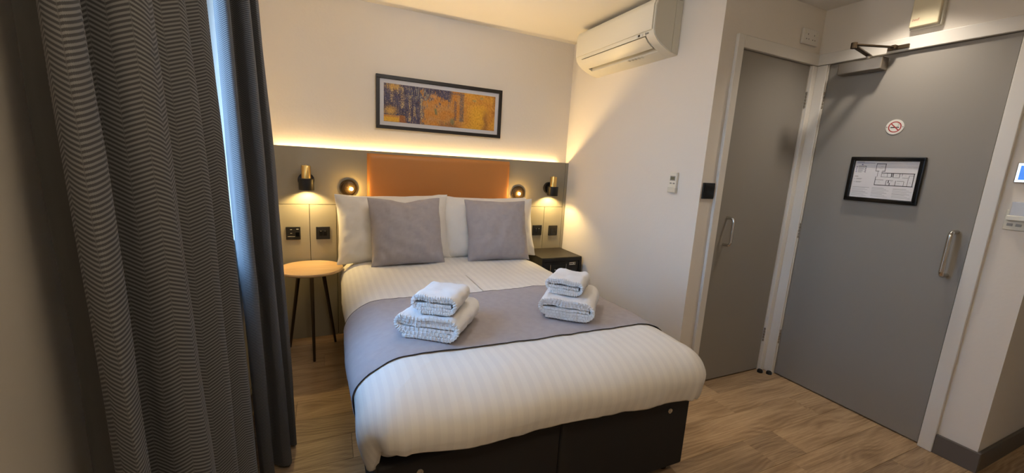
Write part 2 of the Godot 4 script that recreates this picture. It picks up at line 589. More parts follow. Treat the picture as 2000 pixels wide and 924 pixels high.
func hinge(parent: Node3D, at: Vector3, along_x: bool):
	var st := mb()
	for k in 5:
		rbox(st, at + Vector3(0, -0.04 + k * 0.02, 0), Vector3(0.011, 0.0185, 0.011), 0.004)
	if along_x: rbox(st, at + Vector3(0.009, 0, -0.005), Vector3(0.02, 0.1, 0.003), 0.001)
	else: rbox(st, at + Vector3(0.005, 0, -0.009), Vector3(0.003, 0.1, 0.02), 0.001)
	part("hinge", st, M.satin, parent)

func doors():
	# narrow door
	var d := setting("door_1", "narrow plain grey-brown door with a small D handle", "door", Vector3(XA, 0, ZC))
	var w := XB - XA
	var st := mb()
	rbox(st, Vector3(w / 2, DT / 2 + 0.004, -0.020), Vector3(w - 0.006, DT - 0.008, 0.040), 0.0015)
	part("door_leaf", st, M.door, d)
	d_handle(d, Vector3(0.088, 0.905, 0), Vector3(0, 0, 1), 0.162, 0.05, 0.0085, M.steel)
	for y in [0.26, 1.80]:
		hinge(d, Vector3(w + 0.004, y, 0.006), true)
	# jamb and stops behind the leaf
	st = mb()
	cbox(st, Vector3(XA - 0.003, 0, ZC - 0.12), Vector3(XA + 0.02, DT, ZC - 0.042))
	cbox(st, Vector3(XB - 0.02, 0, ZC - 0.12), Vector3(XB + 0.003, DT, ZC - 0.042))
	cbox(st, Vector3(XA + 0.02, DT - 0.02, ZC - 0.12), Vector3(XB - 0.02, DT + 0.003, ZC - 0.042))
	part("door_stop_strip", st, M.gloss_white, self)
	var s1 := get_child(get_child_count() - 1)
	s1.name = "trim_3"
	tag(s1, "white stop strip around the narrow door", "door trim"); s1.set_meta("kind", "structure")
	# architrave of the narrow door
	var t1 := setting("trim_1", "white glossy architrave around the narrow grey-brown door", "door trim", Vector3.ZERO)
	var th := 0.020
	var xo := 2.406
	st = mb(); rbox(st, Vector3((xo + XA - 0.003) / 2, (DT + 0.068) / 2, ZC + th / 2), Vector3(XA - 0.003 - xo, DT + 0.068, th), 0.004, 2); part("upright", st, M.gloss_white, t1)
	st = mb(); rbox(st, Vector3((XB + 0.003 + XD - 0.021) / 2, DT / 2, ZC + th / 2), Vector3(XD - 0.021 - XB - 0.003, DT, th), 0.004, 2); part("upright", st, M.gloss_white, t1)
	st = mb(); rbox(st, Vector3((XA - 0.003 + XD - 0.021) / 2, DT + 0.0355, ZC + th / 2), Vector3(XD - 0.021 - XA + 0.003, 0.065, th), 0.004, 2); part("head", st, M.gloss_white, t1)
	st = mb(); cbox(st, Vector3(XA - 0.003, 0, ZC - 0.04), Vector3(XA - 0.0005, DT, ZC + 0.004)); cbox(st, Vector3(XB + 0.0005, 0, ZC - 0.04), Vector3(XB + 0.003, DT, ZC + 0.004)); part("jamb_edge", st, M.gloss_white, t1)
	# entry door
	var e := setting("door_2", "wide flush grey entry door with closer and steel handle", "door", Vector3(XD, 0, ZA))
	w = ZB - ZA
	st = mb()
	rbox(st, Vector3(0.022, DT / 2 + 0.004, w / 2), Vector3(0.044, DT - 0.008, w - 0.006), 0.0015)
	part("door_leaf", st, M.door, e)
	d_handle(e, Vector3(0, 0.893, 2.25 - ZA), Vector3(-1, 0, 0), 0.215, 0.06, 0.0105, M.steel)
	for y in [0.268, 0.993, 1.796]:
		hinge(e, Vector3(-0.006, y, -0.004), false)
	var cl := Node3D.new()
	cl.name = "door_closer"
	e.add_child(cl)
	cl.position = Vector3(0, 0, -ZA)
	cl.set_meta("label", "satin metal overhead door closer with folded arm")
	st = mb()
	rbox(st, Vector3(-0.033, 1.953, 1.727), Vector3(0.064, 0.066, 0.212), 0.007, 2)
	part("closer_body", st, M.satin, cl)
	st = mb()
	lathe(st, [Vector2(0, 1.984), Vector2(0.013, 1.984), Vector2(0.013, 2.006), Vector2(0, 2.006)], 16, Transform3D(Basis(), Vector3(-0.036, 0, 1.752)))
	part("spindle", st, M.satin, cl)
	var el := Vector3(-0.235, 2.018, 1.775)
	st = mb(); bar(st, Vector3(-0.036, 2.005, 1.752), el, 0.024, 0.008); lathe(st, [Vector2(0, -0.012), Vector2(0.014, -0.012), Vector2(0.014, 0.016), Vector2(0, 0.018)], 16, Transform3D(Basis(), el))
	part("main_arm", st, M.bronze, cl)
	st = mb(); bar(st, el + Vector3(0, 0.006, 0.004), Vector3(-0.045, 2.024, 1.862), 0.02, 0.008)
	part("forearm", st, M.bronze, cl)
	st = mb(); rbox(st, Vector3(-0.024, 2.024, 1.872), Vector3(0.012, 0.02, 0.09), 0.002); rbox(st, Vector3(-0.04, 2.024, 1.862), Vector3(0.03, 0.022, 0.022), 0.004)
	part("arm_bracket", st, M.bronze, cl)
	st = mb()
	cbox(st, Vector3(XD + 0.046, 0, ZA - 0.003), Vector3(XD + 0.12, DT, ZA + 0.02))
	cbox(st, Vector3(XD + 0.046, 0, ZB - 0.02), Vector3(XD + 0.12, DT, ZB + 0.003))
	cbox(st, Vector3(XD + 0.046, DT - 0.02, ZA + 0.02), Vector3(XD + 0.12, DT + 0.003, ZB - 0.02))
	setmesh("trim_4", st, M.gloss_white, "white stop strip around the entry door", "door trim")
	var t2 := setting("trim_2", "white glossy architrave around the wide grey entry door", "door trim", Vector3.ZERO)
	st = mb(); rbox(st, Vector3(XD - th / 2, DT / 2, (ZC + 0.0005 + ZA - 0.003) / 2), Vector3(th, DT, ZA - 0.0035 - ZC), 0.004, 2); part("upright", st, M.gloss_white, t2)
	st = mb(); rbox(st, Vector3(XD - th / 2, (DT + 0.068) / 2, (ZB + 0.003 + 2.361) / 2), Vector3(th, DT + 0.068, 2.361 - ZB - 0.003), 0.004, 2); part("upright", st, M.gloss_white, t2)
	st = mb(); rbox(st, Vector3(XD - th / 2, DT + 0.0355, (ZC + 0.0005 + ZB + 0.003) / 2), Vector3(th, 0.065, ZB + 0.0025 - ZC), 0.004, 2); part("head", st, M.gloss_white, t2)
	st = mb(); cbox(st, Vector3(XD - 0.004, 0, ZA - 0.003), Vector3(XD + 0.044, DT, ZA - 0.0005)); cbox(st, Vector3(XD - 0.004, 0, ZB + 0.0005), Vector3(XD + 0.044, DT, ZB + 0.003)); part("jamb_edge", st, M.gloss_white, t2)

func bar(st: SurfaceTool, a: Vector3, b: Vector3, wide: float, thick: float):
	var d := b - a
	var z := d.normalized()
	var x := Vector3.UP.cross(z).normalized()
	var y := z.cross(x)
	rbox(st, Vector3.ZERO, Vector3(wide, thick, d.length() + wide * 0.8), thick * 0.3, 1, Transform3D(Basis(x, y, z), (a + b) / 2))

# ------------------------------------------------------------------ window
func window():
	var wn := setting("window_1", "white framed window behind the curtains letting in blue daylight", "window", Vector3.ZERO)
	var z0 := 0.78; var z1 := 2.06; var y0 := 0.90; var y1 := 2.16
	var st := mb()
	var xf := -0.11
	cbox(st, Vector3(xf - 0.06, y0, z0), Vector3(xf, y0 + 0.05, z1))
	cbox(st, Vector3(xf - 0.06, y1 - 0.05, z0), Vector3(xf, y1, z1))
	cbox(st, Vector3(xf - 0.06, y0 + 0.05, z0), Vector3(xf, y1 - 0.05, z0 + 0.05))
	cbox(st, Vector3(xf - 0.06, y0 + 0.05, z1 - 0.05), Vector3(xf, y1 - 0.05, z1))
	cbox(st, Vector3(xf - 0.06, y0 + 0.05, (z0 + z1) / 2 - 0.025), Vector3(xf, y1 - 0.05, (z0 + z1) / 2 + 0.025))
	part("window_frame", st, M.gloss_white, wn)
	for k in 2:
		st = mb()
		var a := z0 + 0.05 if k == 0 else (z0 + z1) / 2 + 0.025
		var b := (z0 + z1) / 2 - 0.025 if k == 0 else z1 - 0.05
		quad(st, Vector3(xf - 0.03, y0 + 0.05, a), Vector3(xf - 0.03, y0 + 0.05, b), Vector3(xf - 0.03, y1 - 0.05, b), Vector3(xf - 0.03, y1 - 0.05, a), Vector3.RIGHT)
		part("pane", st, M.glass, wn)
	st = mb()
	rbox(st, Vector3(-0.045, y0 + 0.011, (z0 + z1) / 2), Vector3(0.12, 0.02, z1 - z0 - 0.004), 0.004)
	part("window_board", st, M.gloss_white, wn)

# ------------------------------------------------------------------ ceiling lights
func downlight(at: Vector3, energy: float, label: String):
	var d := thing("downlight", label, "light", at, 0.0, "recessed ceiling downlights")
	var st := mb()
	lathe(st, [Vector2(0.034, 0.0), Vector2(0.034, -0.003), Vector2(0.045, -0.005), Vector2(0.047, 0.0)], 32)
	part("bezel", st, M.gloss_white, d)
	st = mb()
	lathe(st, [Vector2(0.0, -0.0035), Vector2(0.034, -0.0035), Vector2(0.034, -0.001), Vector2(0.0, -0.001)], 32)
	part("lamp", st, M.downlight_glow, d)
	var l := SpotLight3D.new()
	l.name = "downlight_beam"
	l.light_color = Color(1.0, 0.94, 0.86)
	l.light_energy = energy
	l.light_size = 0.03
	l.spot_range = 12.0
	l.spot_attenuation = 2.0
	l.spot_angle = 62.0
	l.spot_angle_attenuation = 1.6
	l.shadow_enabled = true
	d.add_child(l)
	l.position = Vector3(0, -0.012, 0)
	l.rotation.x = -PI / 2

func ceiling_lights():
	downlight(Vector3(2.885, HC, 1.95), 0.44, "small recessed ceiling downlight just inside the entry door")
	dome_lamp(Vector3(1.05, HC, 1.15), Color(0.98, 0.98, 1.0), 0.115, "flush white dome lamp on the ceiling over the bed")
	dome_lamp(Vector3(0.6, HC, 3.2), Color(1.0, 0.91, 0.78), 0.25, "flush white dome lamp on the ceiling facing the bed's foot")

func dome_lamp(at: Vector3, color: Color, energy: float, label: String):
	var d := thing("ceiling_lamp", label, "light", at, 0.0, "flush ceiling lamps")
	var st := mb()
	lathe(st, [Vector2(0, -0.03), Vector2(0.15, -0.03), Vector2(0.15, 0.0), Vector2(0, 0.0)], 40)
	part("base", st, M.gloss_white, d)
	st = mb()
	lathe(st, [Vector2(0, -0.085), Vector2(0.05, -0.082), Vector2(0.10, -0.068), Vector2(0.13, -0.048), Vector2(0.14, -0.031), Vector2(0, -0.031)], 40)
	part("lamp_shade", st, M.downlight_glow, d)
	var l := OmniLight3D.new()
	l.name = "ceiling_lamp_light"
	l.light_color = color
	l.light_energy = energy
	l.light_size = 0.11
	l.omni_range = 12.0
	l.omni_attenuation = 2.0
	l.shadow_enabled = true
	d.add_child(l)
	l.position = Vector3(0, -0.20, 0)

# ------------------------------------------------------------------ curtains
func spline(ctrl: Array, per := 10) -> Array:
	var out := []
	var n := ctrl.size()
	for i in n - 1:
		var p0: Vector2 = ctrl[maxi(i - 1, 0)]; var p1: Vector2 = ctrl[i]; var p2: Vector2 = ctrl[i + 1]; var p3: Vector2 = ctrl[mini(i + 2, n - 1)]
		for k in per:
			out.append(p1.cubic_interpolate(p2, p0, p3, k / float(per)))
	out.append(ctrl[n - 1])
	return out

func curtain(label: String, ctrl: Array, yref: float, lean: float, seed_: int):
	var top := 2.262
	var bot := 0.018
	var line := spline(ctrl, 12)
	var c := thing("curtain", label, "curtain", Vector3.ZERO, 0.0, "herringbone curtains at the window")
	for layer in 2:
		var rows := []
		var uvs := []
		var nr := 30
		for r in nr + 1:
			var y := lerpf(top, bot, r / float(nr))
			var row := PackedVector3Array(); var lu := PackedVector2Array()
			var run := 0.0
			for i in line.size():
				var p: Vector2 = line[i]
				if i > 0: run += (p - line[i - 1]).length()
				var t: Vector2 = (line[mini(i + 1, line.size() - 1)] - line[maxi(i - 1, 0)]).normalized()
				var nn := Vector2(t.y, -t.x)
				var wob := noise.get_noise_3d(p.x * 6.0 + seed_, y * 0.9, p.y * 6.0) * 0.010 * clampf((top - y) * 0.9, 0.0, 1.0)
				var off := wob + (0.0 if layer == 0 else 0.004)
				var q := p + nn * off
				var gather := 0.75 + 0.25 * clampf((top - y) / 1.0, 0.0, 1.0)
				var mx := 0.145
				q.x = mx + (q.x - mx) * gather + (yref - y) * lean
				row.append(Vector3(q.x, y, q.y)); lu.append(Vector2(run, y))
			rows.append(row); uvs.append(lu)
		var st := mb()
		grid(st, rows, uvs, false, null, Vector3(1, 0, 0.3))
		part("face_fabric" if layer == 0 else "lining", st, M.curtain if layer == 0 else M.lining, c)

func curtains():
	var near_line := [Vector2(0.030, 2.20), Vector2(0.085, 2.33), Vector2(0.112, 2.43), Vector2(0.106, 2.468), Vector2(0.125, 2.515), Vector2(0.152, 2.538), Vector2(0.150, 2.505), Vector2(0.085, 2.455), Vector2(0.070, 2.425), Vector2(0.110, 2.425), Vector2(0.165, 2.445), Vector2(0.192, 2.425), Vector2(0.175, 2.375), Vector2(0.105, 2.345), Vector2(0.095, 2.315), Vector2(0.150, 2.315), Vector2(0.194, 2.285), Vector2(0.170, 2.235), Vector2(0.110, 2.205), Vector2(0.115, 2.180), Vector2(0.170, 2.180), Vector2(0.200, 2.150), Vector2(0.185, 2.105), Vector2(0.125, 2.065), Vector2(0.120, 2.02), Vector2(0.155, 1.985), Vector2(0.150, 1.93), Vector2(0.105, 1.90), Vector2(0.105, 1.86), Vector2(0.130, 1.83)]
	var far_line := [Vector2(0.062, 1.41), Vector2(0.085, 1.465), Vector2(0.112, 1.485), Vector2(0.124, 1.465), Vector2(0.105, 1.40), Vector2(0.110, 1.375), Vector2(0.150, 1.405), Vector2(0.174, 1.395), Vector2(0.165, 1.33), Vector2(0.135, 1.285), Vector2(0.150, 1.27), Vector2(0.185, 1.285), Vector2(0.191, 1.245), Vector2(0.160, 1.17), Vector2(0.095, 1.12), Vector2(0.105, 1.06), Vector2(0.150, 1.00), Vector2(0.120, 0.92), Vector2(0.070, 0.86), Vector2(0.085, 0.78), Vector2(0.060, 0.70)]
	curtain("dark grey herringbone curtain hanging close to the camera beside bare wall", near_line, 1.18, 0.030, 1)
	curtain("blue-lit grey herringbone curtain hanging beside the round table", far_line, 1.29, 0.034, 9)
	var st := mb()
	rbox(st, Vector3(0.135, HC - 0.016, 1.62), Vector3(0.03, 0.03, 1.92), 0.004)
	tag(part("curtain_track", st, M.gloss_white, self), "slim white curtain track fixed along the ceiling", "curtain track")
	var t := get_child(get_child_count() - 1)
	for k in 22:
		var hooks := mb()
		rbox(hooks, Vector3(0.135, HC - 0.046, 0.72 + k * 0.083), Vector3(0.006, 0.032, 0.012), 0.002)
		part("glider", hooks, M.gloss_white, t)

# ------------------------------------------------------------------ headboard with its lamps
func headboard():
	var h := thing("headboard", "sage grey panelled headboard wall with tan leather pad", "headboard", Vector3.ZERO)
	var st := mb()
	cbox(st, Vector3(0.001, 0.0, 0.030), Vector3(XR - 0.001, 1.325, 0.0375))
	part("backing_board", st, M.black, h)
	st = mb()
	for x in [0.022, 0.43, 1.15, 1.88, 2.277]:
		st = mb()
		cbox(st, Vector3(x - 0.02, 0, 0.001), Vector3(x + 0.02, 1.26, 0.030))
		part("batten", st, M.mattress, h)
	var rects := [[0.001, 0.066, 0.0, 1.343], [0.069, 2.269, 0.961, 1.343], [2.272, XR - 0.001, 0.0, 1.343],
		[0.069, 0.2655, 0.0, 0.958], [0.2685, 0.4345, 0.0, 0.958], [0.4375, 1.148, 0.0, 0.958], [1.151, 1.898, 0.0, 0.958], [1.901, 2.0885, 0.0, 0.958], [2.0915, 2.269, 0.0, 0.958]]
	for r in rects:
		st = mb()
		rbox(st, Vector3((r[0] + r[1]) / 2, (r[2] + r[3]) / 2, 0.047), Vector3(r[1] - r[0], r[3] - r[2], 0.018), 0.0015)
		part("panel", st, M.panel, h)
	# padded leather centre
	st = mb()
	var rows := []; var uvs := []
	var x0 := 0.640; var x1 := 1.737; var yb := 0.60; var yt := 1.325
	var nx := 40; var ny := 28
	for j in ny + 1:
		var row := PackedVector3Array(); var lu := PackedVector2Array()
		for i in nx + 1:
			var u := i / float(nx); var v := j / float(ny)
			u = 0.5 - 0.5 * cos(PI * u); v = 0.5 - 0.5 * cos(PI * v)
			var x := lerpf(x0, x1, u); var y := lerpf(yb, yt, v)
			var dx := minf(x - x0, x1 - x); var dy := minf(y - yb, yt - y)
			var fx := clampf(dx / 0.03, 0, 1); var fy := clampf(dy / 0.03, 0, 1)
			var z := 0.056 + 0.028 * sqrt(1 - (1 - fx) * (1 - fx)) * sqrt(1 - (1 - fy) * (1 - fy))
			row.append(Vector3(x, y, z)); lu.append(Vector2(x, y))
		rows.append(row); uvs.append(lu)
	grid(st, rows, uvs, false, null, Vector3(0, 0, 1))
	var lp := part("leather_pad", st, M.leather, h)
	lp.set_meta("label", "tan leather upholstered pad")
	# light strip hidden behind the top edge
	st = mb()
	rbox(st, Vector3(1.14, 1.316, 0.012), Vector3(2.14, 0.006, 0.010), 0.001)
	var strip := part("led_strip", st, M.led, h)
	strip.set_meta("label", "warm glowing light strip behind the top edge")
	var al := AreaLight3D.new()
	al.name = "led_strip_light"
	al.area_size = Vector2(2.14, 0.010)
	al.light_color = Color(1.0, 0.84, 0.57)
	al.light_energy = 1.0
	al.area_range = 12.0
	al.area_attenuation = 2.0
	al.shadow_enabled = true
	h.add_child(al)
	al.position = Vector3(1.14, 1.3205, 0.012)
	al.rotation.x = PI / 2 + 0.85
	# wall lamps
	wall_lamp(0.257, "black and brass wall lamp above the round side table")
	wall_lamp(2.117, "black and brass wall lamp above the black safe")
	reading_light(0.518, 1.079, Vector2(0.016, -0.006), "round bronze reading light between the curtain-side lamp and leather pad")
	reading_light(1.828, 1.073, Vector2(0.0, -0.004), "round bronze reading light shining on the safe side of the leather pad")
	socket(Vector3(0.165, 0.763, 0.056), "black double-gadget socket plate with small white marks nearest the curtain", 0)
	socket(Vector3(0.348, 0.762, 0.056), "black switch plate between two grooves above the round table", 1)
	socket(Vector3(2.03, 0.757, 0.056), "black switch plate partly hidden by the white pillow", 1)
	socket(Vector3(2.187, 0.752, 0.056), "black socket plate just above the safe", 2)

func wall_lamp(x: float, label: String):
	var l := thing("wall_lamp", label, "wall lamp", Vector3(x, 1.10, 0.056), 0.0, "brass wall lamps on the headboard")
	var face := Transform3D(Basis(Vector3.RIGHT, Vector3(0, 0, 1), Vector3(0, -1, 0)), Vector3(-0.003, 0.024, 0))
	var st := mb()
	lathe(st, [Vector2(0, 0), Vector2(0.050, 0), Vector2(0.050, 0.018), Vector2(0.047, 0.022), Vector2(0, 0.022)], 36, face)
	part("wall_rose", st, M.black, l)
	st = mb()
	tube(st, [Vector3(0, 0.03, 0.02), Vector3(0, 0.03, 0.05)], 0.012, 14)
	part("arm", st, M.brass, l)
	var sh := Transform3D(Basis(), Vector3(0, -0.037, 0.074))
	st = mb()
	lathe(st, [Vector2(0.041, 0.0), Vector2(0.044, 0.0), Vector2(0.045, 0.002), Vector2(0.045, 0.074), Vector2(0.043, 0.076), Vector2(0.0, 0.076), Vector2(0.0, 0.07), Vector2(0.041, 0.07), Vector2(0.041, 0.0)], 40, sh)
	var shd := part("shade", st, M.black, l)
	st = mb()
	lathe(st, [Vector2(0, 0.076), Vector2(0.0275, 0.076), Vector2(0.0275, 0.156), Vector2(0.0255, 0.159), Vector2(0.006, 0.159), Vector2(0.006, 0.163), Vector2(0, 0.164)], 36, sh)
	part("brass_sleeve", st, M.brass, l)
	st = mb()
	lathe(st, [Vector2(0, 0.030), Vector2(0.028, 0.030), Vector2(0.033, 0.036), Vector2(0.033, 0.05), Vector2(0, 0.05)], 28, sh)
	part("bulb", st, M.bulb, shd)
	var s := SpotLight3D.new()
	s.name = "lamp_beam"
	s.light_color = Color(1.0, 0.85, 0.55)
	s.light_energy = 0.2
	s.light_size = 0.025
	s.spot_angle = 70.0
	s.spot_angle_attenuation = 0.5
	s.spot_range = 12.0
	s.spot_attenuation = 2.0
	s.shadow_enabled = true
	l.add_child(s)
	s.position = Vector3(0, -0.012, 0.074)
	s.rotation.x = -PI / 2

func reading_light(x: float, y: float, off: Vector2, label: String):
	var l := thing("reading_light", label, "reading light", Vector3(x, y, 0.056), 0.0, "round reading lights on the headboard")
	var face := Transform3D(Basis(Vector3.RIGHT, Vector3(0, 0, 1), Vector3(0, -1, 0)), Vector3.ZERO)
	var st := mb()
	lathe(st, [Vector2(0.058, 0), Vector2(0.059, 0.006), Vector2(0.057, 0.012), Vector2(0.054, 0.012), Vector2(0.050, 0.007), Vector2(0.0, 0.005)], 40, face)
	part("bezel", st, M.bronze, l)
	# pebbled dish
	st = mb()
	var rows := []; var uvs := []
	var nz := FastNoiseLite.new(); nz.seed = 5; nz.frequency = 1.0
	for i in 15:
		var row := PackedVector3Array(); var lu := PackedVector2Array()
		for k in 49:
			var a := TAU * (k % 48) / 48.0
			var r := 0.052 * i / 14.0
			var z := 0.008 + 0.020 * sqrt(maxf(0.0, 1.0 - pow(r / 0.0535, 2))) + 0.0022 * nz.get_noise_2d(r * cos(a) * 180.0, r * sin(a) * 180.0)
			row.append(Vector3(r * cos(a), r * sin(a), z)); lu.append(Vector2(a, r))
		rows.append(row); uvs.append(lu)
	grid(st, rows, uvs, true, null, Vector3(0, 0, 1))
	part("pebbled_dome", st, M.bronze, l)
	st = mb()
	lathe(st, [Vector2(0, 0), Vector2(0.010, 0.0), Vector2(0.012, 0.004), Vector2(0.009, 0.009), Vector2(0, 0.011)], 20, Transform3D(face.basis, Vector3(off.x, off.y, 0.024)))
	part("led_lamp", st, M.led_spot, l)
	var o := OmniLight3D.new()
	o.name = "led_lamp_light"
	o.light_color = Color(1.0, 0.78, 0.42)
	o.light_energy = 0.018
	o.light_size = 0.012
	o.omni_range = 12.0
	o.omni_attenuation = 2.0
	o.shadow_enabled = true
	l.add_child(o)
	o.position = Vector3(off.x, off.y, 0.052)

func socket(at: Vector3, label: String, kind: int):
	var s := thing("socket_plate", label, "socket", at, 0.0, "black plates on the headboard")
	var st := mb()
	rbox(st, Vector3(0, 0, 0.0045), Vector3(0.088, 0.088, 0.009), 0.003, 2)
	part("plate", st, M.black, s)
	if kind == 0:
		st = mb(); rbox(st, Vector3(0.026, 0.028, 0.0095), Vector3(0.014, 0.007, 0.002), 0.0008); part("indicator", st, M.grey_print, s)
		for k in 2:
			st = mb(); rbox(st, Vector3(-0.012, 0.026 - 0.026 * k, 0.0095), Vector3(0.011, 0.004, 0.0015), 0.0006); part("port", st, M.grey_print, s)
		st = mb(); rbox(st, Vector3(-0.012, -0.022, 0.0095), Vector3(0.042, 0.003, 0.0012), 0.0005); part("marking", st, M.grey_print, s)
		st = mb(); rbox(st, Vector3(0.026, -0.008, 0.010), Vector3(0.022, 0.030, 0.003), 0.001); part("rocker_switch", st, M.black_gloss, s)
	elif kind == 1:
		for k in 2:
			st = mb(); rbox(st, Vector3(-0.013 + 0.026 * k, 0, 0.0105), Vector3(0.022, 0.036, 0.004), 0.0012)
			var rk := part("rocker_switch", st, M.black_gloss, s)
			st = mb(); rbox(st, Vector3(-0.013 + 0.026 * k, 0.014, 0.0128), Vector3(0.009, 0.002, 0.0008), 0.0003); part("marking", st, M.grey_print, rk)
	else:
		st = mb(); rbox(st, Vector3(0, -0.006, 0.0102), Vector3(0.05, 0.05, 0.003), 0.001)
		var sf := part("socket_face", st, M.black_gloss, s)
		for q in [[0, 0.008, 0.004, 0.009], [-0.011, -0.012, 0.008, 0.004], [0.011, -0.012, 0.008, 0.004]]:
			st = mb(); rbox(st, Vector3(q[0], q[1], 0.0118), Vector3(q[2], q[3], 0.001), 0.0004); part("pin_slot", st, M.rubber, sf)

# ------------------------------------------------------------------ bed
const BXL := 0.452
const BXR := 1.852
const BZB := 0.095
const BZF := 2.065
const BTOP := 0.612

func top_wave(x: float, z: float) -> float:
	return noise.get_noise_2d(x * 2.3 + 3.0, z * 2.3) * 0.010 + noise.get_noise_2d(x * 7.0, z * 7.0 + 5.0) * 0.003

func ring_point(d: float, s: float) -> Array:
	# point on the duvet outline, drawn in by d; s in 0..1 round the bed starting at the head's far corner. Returns [x, z, outward x, outward z]
	var hx := maxf((BXR - BXL) / 2 - d, 0.002)
	var hz := maxf((BZF - BZB) / 2 - d, 0.002)
	var r := clampf(0.13 - d, 0.001, minf(hx, hz))
	var cx := (BXL + BXR) / 2
	var cz := (BZB + BZF) / 2
	var sides := [[-1, -1], [1, -1], [1, 1], [-1, 1]]     # corner signs
	var q := fposmod(s, 1.0) * 4.0
	var k := int(q) % 4
	var f := q - int(q)
	var c: Array = sides[k]
	var c2: Array = sides[(k + 1) % 4]
	var a0: float = [PI * 1.25, PI * 1.75, PI * 0.25, PI * 0.75][k]
	var arc := 0.10
	if f < arc:
		var a: float = a0 + PI / 4 * f / arc
		return [cx + c[0] * (hx - r) + cos(a) * r, cz + c[1] * (hz - r) + sin(a) * r, cos(a), sin(a)]
	if f > 1.0 - arc:
		var a: float = a0 + PI / 4 + PI / 4 * (f - 1.0 + arc) / arc
		return [cx + c2[0] * (hx - r) + cos(a) * r, cz + c2[1] * (hz - r) + sin(a) * r, cos(a), sin(a)]
	var g := (f - arc) / (1.0 - 2.0 * arc)
	var am: float = a0 + PI / 4
	var p := Vector2(cx + c[0] * (hx - r), cz + c[1] * (hz - r)).lerp(Vector2(cx + c2[0] * (hx - r), cz + c2[1] * (hz - r)), g)
	return [p.x + cos(am) * r, p.y + sin(am) * r, cos(am), sin(am)]

func side_push(x: float, y: float, z: float, ox: float, oz: float, drop: float, hem: float) -> float:
	# how far the hanging side of the duvet stands out or falls in
	var hang := clampf((drop - 0.05) / 0.2, 0, 1)
	var fold := hang * (0.008 * sin((x * oz - z * ox) * 9.0 + 1.0) + 0.016 * noise.get_noise_3d(x * 3.0, y * 4.0, z * 3.0 + 9.0))
	return fold + 0.012 * sin(PI * clampf(drop / maxf(BTOP - hem, 0.1), 0, 1)) - 0.022 * hang * hang

func duvet_mesh() -> SurfaceTool:
	var st := mb()
	var prof := []   # (inset, drop share): first the top, then the rounded edge, then the hanging side
	for k in 12: prof.append([0.70 - 0.52 * k / 12.0, 0.0, 0])
	for k in 13:
		var a := PI / 2 * k / 12.0
		prof.append([0.18 * (1 - sin(a)), (1 - cos(a)), 1])
	for k in range(1, 11): prof.append([0.0, k / 10.0, 2])
	prof.append([0.012, 1.0, 3])
	var ns := 264
	var rows := []; var uvs := []
	for pr in prof:
		var row := PackedVector3Array(); var lu := PackedVector2Array()
		for k in ns + 1:
			var s := float(k) / ns
			var q := ring_point(pr[0], s)
			var x: float = q[0]; var z: float = q[1]; var ox: float = q[2]; var oz: float = q[3]
			var drop := 0.0
			var edge := 0.135
			var across := clampf((x - BXL) / (BXR - BXL), 0, 1)
			var hem_foot := lerpf(0.452, 0.385, across) + 0.006 * sin(across * 17.0) + 0.010 * exp(-pow((across - 0.62) / 0.08, 2))
			var hem_side := 0.345 + 0.01 * sin(z * 7.0)
			var wf := smoothstep(0.35, 0.8, oz)
			var hem: float = lerpf(hem_side, hem_foot, wf)
			var y := BTOP + top_wave(x, z)
			if pr[2] == 1: drop = edge * pr[1]
			elif pr[2] >= 2: drop = lerpf(edge, BTOP - hem, pr[1])
			y -= drop
			var hang := clampf((drop - 0.05) / 0.2, 0, 1)
			var push := 0.0 if pr[2] == 0 else side_push(x, y, z, ox, oz, drop, hem)
			# the corner by the window is drawn in to a tuck
			var tuck := exp(-pow((x - BXL - 0.035) / 0.035, 2) - pow((z - BZF + 0.035) / 0.06, 2)) * hang
			x += ox * (push - 0.02 * tuck); z += oz * (push - 0.03 * tuck)
			row.append(Vector3(x, y, z))
			lu.append(Vector2(x + signf(ox) * drop * ox * ox, z + drop * oz * oz))
		rows.append(row); uvs.append(lu)
	grid(st, rows, uvs, true, null, Vector3(0, 1, 0))
	return st

func cross_point(t: float, z: float, lift: float) -> Array:
	# across the bed over the duvet at z: t in 0..1 from the window-side hem to the other; returns [point, distance]
	var edge := 0.135
	var rr := 0.18
	var hang := 0.15
	var arc := 0.25
	var flat := (BXR - BXL) - 2 * rr
	var total := 2 * hang + 2 * arc + flat
	var q := t * total
	var side := -1.0
	var w := q
	if q > total / 2: side = 1.0; w = total - q
	var x: float; var y: float
	var cx := (BXL + BXR) / 2
	var hw := (BXR - BXL) / 2
	var sx := cx + side * hw
	var hem := 0.345 + 0.01 * sin(z * 7.0)
	if w < hang:
		y = BTOP - edge - (hang - w)
		x = hw + side_push(sx, y + top_wave(sx, z), z, side, 0.0, BTOP - y, hem) + lift
	elif w < hang + arc:
		var a := PI / 2 * (1.0 - (w - hang) / arc)
		var ix := hw - rr * (1 - sin(a))
		y = BTOP - edge * (1 - cos(a))
		x = ix + side_push(cx + side * ix, y + top_wave(cx + side * ix, z), z, side, 0.0, BTOP - y, hem) + lift * sin(a)
		y += lift * cos(a)
	else:
		x = hw - rr - (w - hang - arc); y = BTOP + lift
	x = cx + side * x
	return [Vector3(x, y + top_wave(x, z), z), q]

